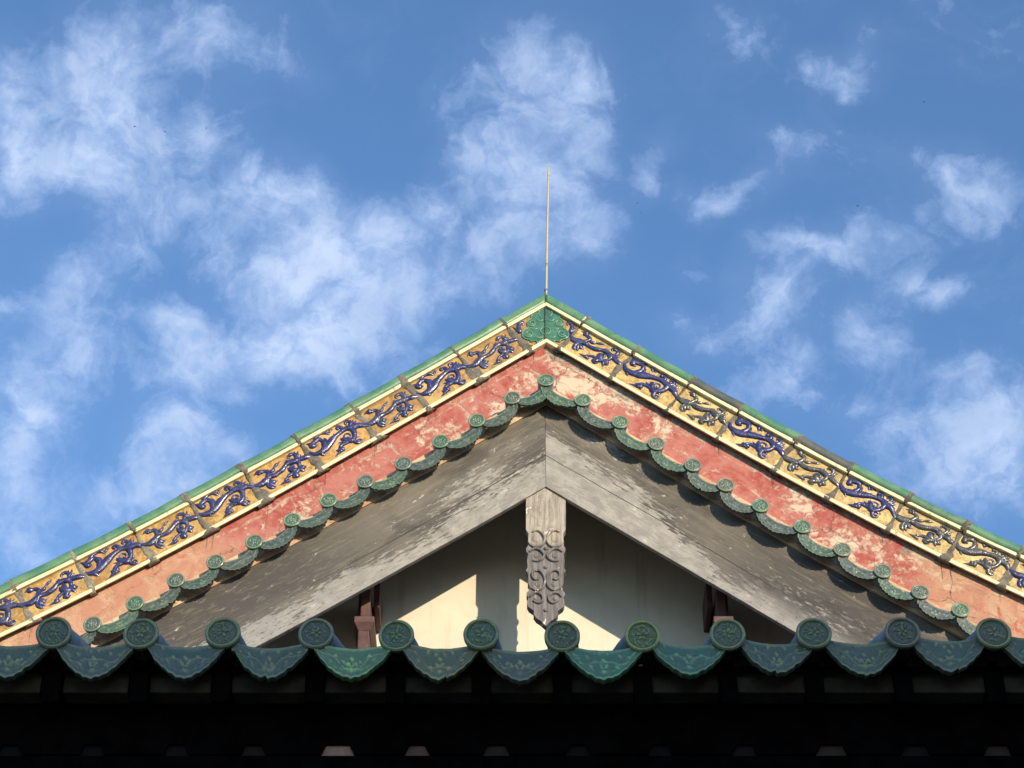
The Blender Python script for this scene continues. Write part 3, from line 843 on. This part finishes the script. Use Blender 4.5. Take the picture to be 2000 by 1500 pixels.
CAPS_L = [(1000,777),(931,821),(860,862),(787,905),(713,940),(641,977),(570,1015),(496,1058),(420,1097),(343,1133),(263,1178),(180,1219),(97,1262),(12,1304)]
CAPS_R = [(1138,781),(1211,824),(1282,866),(1353,908),(1417,947),(1485,987),(1567,1028),(1645,1073),(1724,1115),(1797,1156),(1876,1191),(1957,1232),(2040,1272)]
LCAP = Rake([(1066, 742)] + CAPS_L, Y0, -1, 3, 1.2); RCAP = Rake([(1066, 742)] + CAPS_R, Y0, 1, 3, 1.2)
for sgn, rk in ((-1, LCAP), (1, RCAP)):
    mi = rk.miter
    mb = MB(); A_, B_ = [], []
    for i in range(60):
        n_ = .135 + .006 * mnoise.noise(Vector((i * .5, sgn * 3, 0)))
        A_.append(rk.at(mi(.03) + (4.0 - mi(.03)) * i / 59, .03, Y0 + .074)); B_.append(rk.at(mi(n_) + (4.0 - mi(n_)) * i / 59, n_, Y0 + .074))
    mb.strip_slab(A_, B_, YR + .02)
    mb.build('bedding_strip', 'bed', hall)

# --- roof tiles: shared meshes --------------------------------------------------------
def seg_d(px, py, ax, ay, bx, by):
    t_ = max(0, min(1, ((px - ax) * (bx - ax) + (py - ay) * (by - ay)) / ((bx - ax) ** 2 + (by - ay) ** 2 + 1e-9)))
    return math.hypot(px - ax - t_ * (bx - ax), py - ay - t_ * (by - ay))

def bumpf(d, w):
    return max(0.0, 1 - (d / w) ** 2)

def medallion_h(x, y, var):
    """relief of the round tile end, unit disc: raised rim, beaded ring, flower spray"""
    r = math.hypot(x, y); a = math.atan2(y, x)
    if r > .80:
        return .62 + .38 * math.sin(min(1, (r - .80) / .2) * math.pi) if r < .97 else .4
    h = .18
    h = max(h, .55 * bumpf(math.hypot((r - .73) / .05, ((a * 30 / (2 * math.pi)) % 1 - .5) * 1.6), 1.0))
    rv = random.Random(100 + var)
    petals = []
    for k in range(5):
        an = k * 2 * math.pi / 5 + rv.uniform(-.3, .3); petals.append((.21 * math.cos(an), .05 + .21 * math.sin(an), an))
    for cx_, cy_, an in petals:
        dx, dy = x - cx_, y - cy_
        u = dx * math.cos(an) + dy * math.sin(an); w = -dx * math.sin(an) + dy * math.cos(an)
        h = max(h, .95 * bumpf(math.hypot(u / .17, w / .11), 1))
    for k in range(17):
        an = k * 2 * math.pi / 17 + rv.uniform(-.25, .25); rr = rv.uniform(.38, .62); cx_, cy_ = rr * math.cos(an), rr * math.sin(an); ta = an + rv.uniform(.5, 1.4)
        dx, dy = x - cx_, y - cy_
        u = dx * math.cos(ta) + dy * math.sin(ta); w = -dx * math.sin(ta) + dy * math.cos(ta)
        h = max(h, rv.uniform(.6, .95) * bumpf(math.hypot(u / .15, w / .065), 1))
    for k in range(6):
        an = rv.uniform(0, 6.28)
        h = max(h, .6 * bumpf(seg_d(x, y, .1 * math.cos(an), .1 * math.sin(an), .66 * math.cos(an + .3), .66 * math.sin(an + .3)), .035))
    return h

def medallion_mesh(rad, var, amp):
    NR, NA = 34, 72
    mb = MB(); rows, rels = [], []
    for i in range(NR):
        rr = (i + .02) / (NR - 1)
        r, rl = [], []
        for k in range(NA):
            a = 2 * math.pi * k / NA
            x, z = rr * math.cos(a), rr * math.sin(a)
            h = medallion_h(x, z, var)
            chip = 1 + .012 * mnoise.noise(Vector((math.cos(a) * 2.2, math.sin(a) * 2.2, var * 3.1)))
            r.append((x * rad * chip, -h * amp, z * rad * chip)); rl.append(h)
        rows.append(r); rels.append(rl)
    # rounded edge and back
    for (e, dy, rl0) in ((1.0, .004, .45), (.99, .012, .3), (.93, .017, .1), (.4, .017, .1)):
        rows.append([(math.cos(2 * math.pi * k / NA) * rad * e, dy, math.sin(2 * math.pi * k / NA) * rad * e) for k in range(NA)]); rels.append([rl0] * NA)
    mb.grid(rows, rel=rels, close=True)
    return mb

def lip_mesh(hw, top_end, top_mid, corner, bottom, point, var, amp, thick, scal):
    """hanging end of a pan tile: concave top edge, scalloped lower edge, plant relief"""
    NU, NV = 64, 18
    rv = random.Random(300 + var)
    leaves = []
    for sg in (-1, 1):
        for k in range(7):
            f = .12 + .8 * k / 7
            leaves.append((sg * f, .30 + .38 * math.sin(k * 1.9 + var), rv.uniform(-.9, .9), rv.uniform(.7, 1)))
    leaves += [(0, .35, .3, 1), (.07, .55, -.5, 1), (-.07, .55, .6, 1), (0, .72, 0, .8)]
    def hf(u, v_):
        if v_ > .90: return .55
        if v_ < .06: return .5
        h = .2
        ax, ay = u * hw / .05, v_
        for lx, ly, an, hh in leaves:
            dx, dy = (u - lx) * 1.3, (v_ - ly) * .8
            p = dx * math.cos(an) + dy * math.sin(an); q = -dx * math.sin(an) + dy * math.cos(an)
            h = max(h, hh * bumpf(math.hypot(p / .11, q / .065), 1))
        d = abs(v_ - (.55 + .16 * math.sin(abs(u) * 7 + var)))
        h = max(h, .62 * bumpf(d, .05))
        d = abs(v_ - (.80 - .06 * abs(math.sin(abs(u) * 9))))
        h = max(h, .5 * bumpf(d, .035))
        return h
    mb = MB(); rows, rels = [], []
    for i in range(NU):
        u = -1 + 2 * i / (NU - 1)
        zt = top_end + (top_mid - top_end) * (1 - u * u) + .0015 * mnoise.noise(Vector((u * 3, var * 2.1, 4)))
        cs = abs(u) ** 1.0
        zb = corner + (bottom - corner) * (.86 * (1 - abs(u) ** 2.0) + .14 * (1 - abs(u)) ** 1.2 if point else (1 - u * u) ** .72)
        zb += scal * (abs(math.sin(math.pi * (abs(u) * 5.0 + (0 if point else .5)))) - .6) * (1 if abs(u) < .99 else 0)
        zb += .004 * mnoise.noise(Vector((u * 4.5, var * 7.7, 1))) + max(0, mnoise.noise(Vector((u * 9, var * 3.3, 8))) - .35) * .03
        xt = u * hw * (.86 if point else .95); xb = u * hw
        r, rl = [], []
        for j in range(NV):
            v_ = j / (NV - 1)
            h = hf(u, v_)
            r.append((xt + (xb - xt) * v_ ** .6, -h * amp - .006 * v_, zt + (zb - zt) * v_)); rl.append(h)
        rows.append(r); rels.append(rl)
    f_ = mb.grid(rows, rel=rels)
    b_ = mb.grid([[(p[0], thick, p[2]) for p in r] for r in rows], rel=[[.1] * NV for _ in rows], flip=True)
    for j in (0, NV - 1):
        for i in range(NU - 1):
            mb.f.append((f_[i][j], f_[i + 1][j], b_[i + 1][j], b_[i][j]))
    for i in (0, NU - 1):
        for j in range(NV - 1):
            mb.f.append((f_[i][j], f_[i][j + 1], b_[i][j + 1], b_[i][j]))
    # a trough of the pan behind the lip
    tr = []
    for y_, dz_ in ((thick * .5, 0), (.07, 0)):
        tr.append([(u * hw * .9, y_, top_end + (top_mid - top_end) * (1 - u * u) - .006) for u in [-1 + 2 * k / 16 for k in range(17)]])
    a1 = mb.grid(tr, rel=[[.1] * 17] * 2)
    return mb

def bake(mb, name, material, auto=60):
    o = mb.build(name, material, None, smooth=True, auto=auto)
    me = o.data; bpy.data.objects.remove(o); return me

MED_S = [bake(medallion_mesh(.0475, k, .0042), 'medallion', 'tile') for k in range(5)]
MED_L = [bake(medallion_mesh(.0505, 5 + k, .0070), 'medallion', 'tile') for k in range(6)]
LIP_S = [bake(lip_mesh(.108, .012, -.020, -.030, -.088, False, k, .003, .012, .0045), 'drip_tile', 'tile') for k in range(6)]
LIP_F = [bake(lip_mesh(.108, .020, .004, -.002, -.098, True, 5 + k, .0075, .012, .0038), 'drip_tile', 'tile') for k in range(6)]
mb = MB(); mb.tube([(0, .010, 0), (0, .09, 0), (0, .17, 0)], .0435, 20)
TUBE_S = bake(mb, 'round_cap_tile', 'tube')

def inst(name, me, parent, mw, color=(1, 1, 1)):
    o = link(name, me, parent)
    o.matrix_basis = mw
    o.color = (*color, 1)
    return o

def sub(name, me, parent, color=(1, 1, 1)):
    o = bpy.data.objects.new(name, me); COL.objects.link(o); o.parent = parent; o.color = (*color, 1)
    return o

TINTS = [(1, 1, 1), (.9, 1.12, 1.0), (1.12, 1.0, .95), (1.0, .95, 1.05), (1.1, 1.25, 1.05), (.95, .9, .95)]
def gable_tile(px, py, ang, nx, var, tilt=-7):
    p = at(px, py, Y0 - .008)
    rot = Matrix.Rotation(-ang + R(random.uniform(-6, 6)), 4, 'Y') @ Matrix.Rotation(R(random.uniform(-3, 3)), 4, 'Z') @ Matrix.Rotation(R(tilt), 4, 'X')
    tb = inst('round_cap_tile', TUBE_S, hall, Matrix.Translation(p) @ rot)
    tn = [a_ * b_ for a_, b_ in zip(random.choice(TINTS), (1.08, 1.02, .95))]
    sub('medallion', MED_S[var % 5], tb, [c_ * 1.15 for c_ in tn])

def rake_angle(a_, b_):
    pa, pb = at(*a_, Y0), at(*b_, Y0)
    return math.atan2(pb.z - pa.z, pb.x - pa.x)

gable_tile(1066, 742, 0, 0, 0)
for sgn, caps in ((-1, CAPS_L), (1, CAPS_R)):
    chain = [(1066, 742)] + caps
    for i in range(1, len(chain)):
        a_, b_ = (chain[i], chain[i - 1]) if sgn < 0 else (chain[i - 1], chain[i])
        ang = rake_angle(a_, b_)
        gable_tile(*chain[i], ang, 0, i)
        pa, pb = at(*a_, Y0), at(*b_, Y0)
        mid = (pa + pb) / 2
        d = (pb - pa); L = d.length
        nrm = Vector((-math.sin(ang), 0, math.cos(ang)))
        pos = mid - nrm * .028
        sclx = (L - .006) / .222
        mw = Matrix.Translation(pos) @ Matrix.Rotation(-ang, 4, 'Y') @ Matrix.Diagonal((sclx, 1, 1, 1))
        inst('drip_tile', LIP_S[(i * 5) % 6], hall, mw, [a_ * b_ for a_, b_ in zip(random.choice(TINTS), (1.12, 1.02, .95))])

# --- recessed wall, post, brackets ----------------------------------------------------
mb = MB()
pl = [LB.at(s_, -.42) for s_ in (LB.miter(-.42), 1.0, 2.0, 3.0, 4.2)]
pr = [RB.at(s_, -.42) for s_ in (RB.miter(-.42), 1.0, 2.0, 3.0, 4.2)]
zb = 4.6
outl = [(p.x, p.z) for p in pl[::-1]] + [(p.x, p.z) for p in pr[1:]] + [(pr[-1].x, zb), (pl[-1].x, zb)]
mb.prism([Vector((x, YW, z)) for x, z in outl], [Vector((x, YW + .25, z)) for x, z in outl])
mb.build('gable_wall', 'wall', hall)

POST = [(1066,948),(1027,972.7),(1027,1034),(1032,1042),(1031.5,1052),(1031,1066),(1027.5,1070),(1027.5,1076),(1031.5,1082),(1029,1094),(1030.4,1108),(1026.8,1114),(1031,1119.5),
        (1031,1139),(1034.5,1145),(1033,1153),(1028.6,1157),(1028.6,1162),(1032,1167),(1029.4,1175),(1029.4,1180),(1032.5,1186),(1042.5,1193),(1042,1200),(1047,1207),(1055.5,1212.5),(1066,1222)]
outl = POST + [(2132 - x, y) for x, y in POST[-2:0:-1]]
fr = [at(x, y, YP) for x, y in outl]
mb = MB(); mb.prism(fr, [Vector((p.x, YP + .052, p.z)) for p in fr])
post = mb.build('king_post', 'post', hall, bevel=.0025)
mb = MB()
def z7(x, y): return (1000 + x / 10.714, 940 + y / 10.714)
def z8(x, y): return (1000 + x / 9.375, 1080 + y / 9.375)
C_SCROLLS = [
 [z7(*p) for p in ((430,1060),(520,1030),(610,1075),(670,1160),(685,1240),(640,1330),(560,1375),(470,1375),(390,1335),(345,1270))],
 [z7(*p) for p in ((370,1470),(450,1425),(540,1425),(610,1465))] + [z8(*p) for p in ((590,40),(560,110),(470,152),(390,142))],
 [z8(*p) for p in ((480,480),(420,490),(372,440),(370,370),(430,322),(520,342),(585,430),(602,540),(560,640),(460,690),(350,648))],
 [z8(*p) for p in ((335,800),(400,742),(490,742),(558,800),(560,875),(490,922),(390,880))],
]
for sg in (1, -1):
    def place(x, y, h):
        p = at(1066 + sg * (x - 1066), y, YP)
        return Vector((p.x, p.y - h, p.z))
    place.k = .003
    for cs in C_SCROLLS:
        n_ = len(cs)
        stroke(mb, [(x, y, 1.75 + 1.15 * math.sin(math.pi * (k + .6) / n_)) for k, (x, y) in enumerate(cs)], place, hmul=2.0, per=4, hmax=.019)
    # bulging cheeks inside the scrolls
    for (x, y, rr) in ((1047.5, 1052, 9.5), (1048, 1085, 6.5), (1050, 1141, 6.5), (1048, 1169.5, 5)):
        rows = []
        for i in range(6):
            e = 1 - i / 5
            rows.append([place(x + rr * e * math.cos(a_ * .5236), y + rr * .9 * e * math.sin(a_ * .5236), -.001 + .008 * math.sqrt(max(0, 1 - e * e))) for a_ in range(12)])
        mb.grid(rows, close=True)
for (x, y, rr) in ((1066.2, 1071.5, 4.6), (1066.2, 1108, 4.4), (1066.2, 1192, 4.8)):
    rows = []
    for i in range(6):
        e = 1 - i / 5
        rows.append([place(x + rr * e * math.cos(a_ * .5236), y + rr * .85 * e * math.sin(a_ * .5236), -.001 + .013 * math.sqrt(max(0, 1 - e * e))) for a_ in range(12)])
    mb.grid(rows, close=True)
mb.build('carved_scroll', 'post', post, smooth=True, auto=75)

def bracket(px, sg):
    """stacked purlin bracket standing out from the recessed wall"""
    def X(d): return at(px + sg * d, 1200, Y0 + .2).x
    def Zc(py, y): return at(px, py, y).z
    br = MB()
    def bx(d0, d1, py0, py1, y0, y1):
        x0, x1 = sorted((X(d0), X(d1)))
        br.box(x0, x1, y0, y1, Zc(py1, y0), Zc(py0, y0))
    bx(-10, 12, 1231, 1300, Y0 + .19, YW + .01)          # lower arm
    bx(-9, 10, 1150, 1204, Y0 + .25, YW + .01)           # upper arm
    bx(14, 26, 1135, 1186, Y0 + .34, YW + .01)           # side arm
    bx(-16, -10, 1150, 1190, Y0 + .34, YW + .01)
    o = br.build('wall_bracket', 'maroon', hall, bevel=.006)
    mb = MB()                                            # flared bearing block
    y0 = Y0 + .17
    za, zb_, zc = Zc(1229, y0), Zc(1214, y0), Zc(1203, y0)
    lo = [(X(-9), y0 + .02), (X(13), y0 + .02), (X(13), YW), (X(-9), YW)]
    hi = [(X(-18), y0), (X(21), y0), (X(21), YW), (X(-18), YW)]
    rows = [[(x, y, za) for x, y in lo], [(x, y, zb_) for x, y in hi], [(x, y, zc) for x, y in hi]]
    ids = mb.grid(rows, close=True); mb.f.append(tuple(ids[0])); mb.f.append(tuple(ids[-1]))
    mb.build('bearing_block', 'maroon', o, bevel=.004)
bracket(711, 1); bracket(1413, -1)

# --- roof of the rear hall behind the gable --------------------------------------------
for sgn, rk in ((-1, LT), (1, RT)):
    mb = MB(); A_, B_ = [], []
    rows = []
    for i in range(40):
        s_ = 4.6 * i / 39
        p = rk.at(s_, .03)
        rows.append([Vector((p.x, yy, p.z - .02)) for yy in (YC + .30, YC + 6.0)])
    idx = mb.grid(rows)
    low_ = mb.grid([[Vector((p.x, p.y, p.z - .16)) for p in r] for r in rows], flip=True)
    for e in (0, 1):
        for i in range(39): mb.f.append((idx[i][e], idx[i + 1][e], low_[i + 1][e], low_[i][e]))
    o = mb.build('roof_slope', 'coping', hall); o.color = (.6, .6, .7, 1)
mb = MB(); mb.box(LB.at(4.0, 0).x, RB.at(4.0, 0).x, YW + .26, YW + 5.5, 0, 6.7)
mb.build('hall_body', 'wall', hall)

# ------------------------------------------------------------------ lightning rod
base = at(1066, 574, YC + .06)
rodo = root('lightning_rod', base, 'thin pale metal lightning rod standing upright on the gable peak', 'lightning rod')
tip = at(1071.5, 322, YC + .06)
mb = MB(); mb.tube([base - Vector((0, 0, .12)), base.lerp(tip, .5), base.lerp(tip, .93), tip], [.0075, .0068, .0055, .001], 10)
mb.build('rod', 'rod', rodo, smooth=True, auto=60)
mb = MB(); a_ = base.lerp(tip, .022); c_ = base.lerp(tip, .034)
mb.tube([a_, c_], .0098, 10)
mb.build('collar', 'pan', rodo, smooth=True, auto=60)

# ------------------------------------------------------------------ front building with the tiled eave
YE = 5.45
eave_z = at(1000, 1240, YE).z
front = root('front_hall', (0, YE + 1.2, 0), 'shaded front hall with dark green glazed tile eave over timbers coloured shade-black', 'temple building')
SLOPE = R(22.4)
CAPF = [(-68,1237),(105,1236),(275,1236),(435,1235),(617,1236),(774,1240),(940,1241),(1098,1241),(1255,1241),(1421,1240),(1589,1239),(1762,1237),(1940,1238),(2115,1238)]
TIPF = [(-160,1323),(12,1325),(178,1327),(358,1327),(523,1329),(686,1330),(859,1330),(1016,1336),(1180,1334),(1348,1325),(1520,1321),(1691,1321),(1859,1315),(2030,1311),(2200,1310)]
CAP_T = {1:(.85,.9,1.0),4:(.9,.85,1.05),5:(1.0,1.12,1.05),6:(1,1.1,1),7:(1.05,1.0,.95),8:(1.35,1.35,1.0),9:(1.1,1.1,1.1),11:(.95,.85,.95),12:(1.2,1.05,1.0)}
LIP_T = {5:(1.5,2.0,1.6),6:(1.5,1.25,1.0),7:(1.15,1.0,1.05),8:(1.05,1.75,1.6),9:(.95,1.4,1.4),3:(.9,.95,1.15),2:(1.0,.95,1.1)}
mb = MB()
rows_t = [(0, .036, .008), (0, .3, .3 * math.tan(SLOPE)), (0, 4.3, 4.3 * math.tan(SLOPE))]
mb.tube(rows_t, .0455, 20)
TUBE_F = bake(mb, 'round_cap_tile', 'tube')
# lump of mortar under each round end
mb = MB()
rows = []
for i in range(9):
    th = math.pi * i / 8
    rows.append([(.034 * math.sin(th) * math.cos(k * .524) * (1 + .3 * mnoise.noise(Vector((i, k, 1.3)))), .055 + .04 * math.cos(th), -.030 + .020 * math.sin(th) * math.sin(k * .524) * (1 + .3 * mnoise.noise(Vector((i, k, 4.3))))) for k in range(12)])
mb.grid(rows, close=True)
LUMP = bake(mb, 'mortar_bed', 'sootbed')
for i, (px, py) in enumerate(CAPF + [(2115 + 172 * k, 1237) for k in range(1, 5)] + [(-68 - 172 * k, 1236) for k in range(1, 5)]):
    p = at(px, py, YE - .012)
    tb = inst('round_cap_tile', TUBE_F, front, Matrix.Translation(p + Vector((0, random.uniform(-.006, .006), 0))) @ Matrix.Rotation(R(random.uniform(-8, 8)), 4, 'Y') @ Matrix.Rotation(R(random.uniform(-2.5, 2.5)), 4, 'X') @ Matrix.Rotation(R(random.uniform(-1.5, 1.5)), 4, 'Z'))
    sub('medallion', MED_L[(i * 5 + 2) % 6], tb, [c_ * k_ for c_, k_ in zip(CAP_T.get(i, (1, 1, 1)), (2.4, 1.72, 1.2))])
    sub('mortar_bed', LUMP, tb)
    # beige bedding between this rafter and the next
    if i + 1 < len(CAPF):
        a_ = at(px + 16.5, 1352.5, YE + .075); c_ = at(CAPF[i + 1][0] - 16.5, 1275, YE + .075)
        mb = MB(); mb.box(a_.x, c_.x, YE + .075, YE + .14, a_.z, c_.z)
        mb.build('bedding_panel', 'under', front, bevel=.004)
    # rafter below
    mb = MB()
    x = p.x; z = p.z
    pts = [(YE + .05, z - .066), (YE + 3.6, z - .066 + 3.55 * math.tan(SLOPE))]
    w = .026
    rws = [[(x - w, y, zz), (x + w, y, zz), (x + w, y, zz - .12), (x - w, y, zz - .12)] for y, zz in pts]
    ids = mb.grid(rws, close=True); mb.f.append(tuple(ids[0])); mb.f.append(tuple(ids[-1]))
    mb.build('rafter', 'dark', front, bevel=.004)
rnd = random.Random(5)
TIPF += [(2200 + 172 * k, 1309) for k in range(1, 5)] + [(-160 - 172 * k, 1322) for k in range(1, 5)]
for i, (px, py) in enumerate(TIPF):
    tipp = at(px, py, YE)
    pos = Vector((tipp.x, YE, tipp.z + .098))
    mw = Matrix.Translation(pos) @ Matrix.Rotation(R(rnd.uniform(-2, 2)), 4, 'Y') @ Matrix.Rotation(R(rnd.uniform(-5, 3)), 4, 'X')
    lp = inst('drip_tile', LIP_F[(i * 5 + 1) % 6], front, mw, [c_ * k_ for c_, k_ in zip(LIP_T.get(i, (1, 1, 1.05)), (2.4, 1.75, 1.25))])
    if i in (5, 8): lp['label'] = 'bright turquoise green drip tile'
    # overlapping pan tiles behind the lip, brown unglazed
    raise_ = rnd.choice([.002, .008, .013, .010]) if i < 7 else rnd.choice([-.004, 0, .004])
    mb = MB(); rows, low_ = [], []
    for y_ in (.028, .2, 1.2, 4.2):
        dz_ = max(0, y_ - .028) * math.tan(SLOPE)
        rows.append([(u * .105, y_, .034 - .028 * (1 - u * u) + raise_ + dz_) for u in [-1 + 2 * k / 12 for k in range(13)]])
    a1 = mb.grid(rows)
    a2 = mb.grid([[(p_[0], p_[1], p_[2] - .014) for p_ in r] for r in rows], flip=True)
    for k in range(12): mb.f.append((a1[0][k], a1[0][k + 1], a2[0][k + 1], a2[0][k]))
    o = mb.build('pan_tile', 'pan', front, smooth=True, auto=50)
    o.matrix_basis = Matrix.Translation(pos)
# boarding under the tiles
mb = MB()
zc_ = at(1000, 1240, YE).z - .072
rws = [[(-3.2, YE + .05, zc_), (3.2, YE + .05, zc_)], [(-3.2, YE + 4.2, zc_ + 4.15 * math.tan(SLOPE)), (3.2, YE + 4.2, zc_ + 4.15 * math.tan(SLOPE))]]
f_ = mb.grid(rws); b_ = mb.grid([[(p[0], p[1], p[2] - .02) for p in r] for r in rws], flip=True)
mb.f.append((f_[0][0], f_[0][1], b_[0][1], b_[0][0]))
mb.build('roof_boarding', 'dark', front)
# eave beam with notches that show the pink infill behind
YF = YE + .16
notch = [(20,.015,0),(180,.02,0),(345,.03,0),(495,.07,0),(660,.85,8),(815,.34,0),(970,.16,2),(1130,.03,0),(1290,.02,0),(1455,.05,0),(1625,.20,6),(1790,.04,4),(1950,.17,3),(2110,.02,0)]
x0, x1 = -900, 2950
poly = [(x0, 1352), (x0, 1473)]
for px, br_, ex in notch:
    poly += [(px - 25 - ex, 1473), (px - 15 - ex, 1453), (px + 14 + ex, 1453), (px + 24 + ex, 1473)]
poly += [(x1, 1473), (x1, 1352)]
fr = [at(x, y, YF) for x, y in poly]
mb = MB(); mb.prism(fr, [Vector((p.x, YF + .010, p.z)) for p in fr])
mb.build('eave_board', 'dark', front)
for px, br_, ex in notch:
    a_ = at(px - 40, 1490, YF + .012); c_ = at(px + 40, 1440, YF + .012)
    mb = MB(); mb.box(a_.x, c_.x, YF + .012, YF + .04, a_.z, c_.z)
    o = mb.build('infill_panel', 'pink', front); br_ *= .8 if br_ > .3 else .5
    o.color = (br_, br_ * .95, br_ * .95, 1)  # light put into the tint: lit panels bright, the others nearly black
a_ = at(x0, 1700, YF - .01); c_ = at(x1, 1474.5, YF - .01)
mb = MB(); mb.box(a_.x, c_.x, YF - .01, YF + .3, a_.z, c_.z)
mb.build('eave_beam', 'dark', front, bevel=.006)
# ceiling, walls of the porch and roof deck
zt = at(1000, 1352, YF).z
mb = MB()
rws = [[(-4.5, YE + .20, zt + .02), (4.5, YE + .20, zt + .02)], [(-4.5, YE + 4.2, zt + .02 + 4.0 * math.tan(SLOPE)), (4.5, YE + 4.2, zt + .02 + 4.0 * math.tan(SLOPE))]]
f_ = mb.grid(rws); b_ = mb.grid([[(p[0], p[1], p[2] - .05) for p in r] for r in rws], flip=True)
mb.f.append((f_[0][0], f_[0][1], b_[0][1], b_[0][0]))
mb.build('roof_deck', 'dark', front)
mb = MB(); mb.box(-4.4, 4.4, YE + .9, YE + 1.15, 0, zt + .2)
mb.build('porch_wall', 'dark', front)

# ------------------------------------------------------------------ unseen hall behind the camera, added to shade the front eave
opp = root('shade_blocker_hall', (10.0, -5.5, 0), 'unseen hall shape added behind the viewer to shade the front eave', 'added shade blocker')
mb = MB(); mb.box(4.2, 16, -8.5, -4.0, 0, 7.6); mb.build('wall', 'brick', opp)
mb = MB()
rws = [[(x, -3.2, 7.3), (x, -6.0, 10.3), (x, -9.2, 7.3)] for x in (3.4, 16.8)]
f_ = mb.grid(rws); b_ = mb.grid([[(p[0], p[1], p[2] - .25) for p in r] for r in rws], flip=True)
for e in (0, 2): mb.f.append((f_[0][e], f_[1][e], b_[1][e], b_[0][e]))
mb.build('roof', 'tube', opp)

# ------------------------------------------------------------------ birds
def bird_mesh():
    mb = MB()
    mb.tube([(0, -.09, 0), (0, -.05, .006), (0, .02, .004), (0, .08, 0), (0, .13, 0)], [.004, .018, .022, .010, .004], 8)
    for sg in (-1, 1):
        top_ = [[(sg * .01, -.04, .01), (sg * .01, .04, .008)], [(sg * .09, -.05, .045), (sg * .09, .02, .04)], [(sg * .19, .02, .03), (sg * .185, .035, .028)]]
        a1 = mb.grid(top_); a2 = mb.grid([[(p[0], p[1], p[2] - .006) for p in r] for r in top_], flip=True)
        for e in (0, 1):
            for k in range(2): mb.f.append((a1[k][e], a1[k + 1][e], a2[k + 1][e], a2[k][e]))
        mb.f.append((a1[2][0], a1[2][1], a2[2][1], a2[2][0]))
    return bake(mb, 'bird', 'bird')
BM = bird_mesh()
BIRDS = [(263,247,'tiny dark bird crossing the tall bright cloud at the upper left'),
         (322,257,'tiny dark bird just right of the tall bright cloud at the upper left'),
         (403,250,'tiny dark bird on the small puff between the upper left clouds'),
         (795,472,'tiny dark bird, upper of two over the cloud left of the rod'),
         (840,495,'tiny dark bird, lower of two over the cloud left of the rod'),
         (1245,397,'tiny dark bird, top one of the pair right of the rod'),
         (1252,416,'tiny dark bird, lower one of the pair right of the rod'),
         (1615,288,'tiny dark bird at the right end of the thin cloud, upper right'),
         (1804,199,'tiny dark bird in clear blue below the heart shaped cloud, far right'),
         (1675,402,'tiny dark bird alone in clear blue above the long right cloud')]
for i, (px, py, lab) in enumerate(BIRDS):
    d = (FW * 4400 + Vector((1, 0, 0)) * (px - 1000) - UP * (py - 750)).normalized()
    o = bpy.data.objects.new('bird', BM); COL.objects.link(o)
    o.location = EYE + d * (260 + 25 * (i % 4)); o.rotation_euler = (R(-50), R(20 * (i % 3)), R(37 * i))
    tag(o, lab, 'bird', 'birds high in the sky')

# ------------------------------------------------------------------ ground
mb = MB(); mb.grid([[(-600, -600, 0), (600, -600, 0)], [(-600, 600, 0), (600, 600, 0)]])
gnd = mb.build('ground', 'stone'); gnd['kind'] = 'structure'
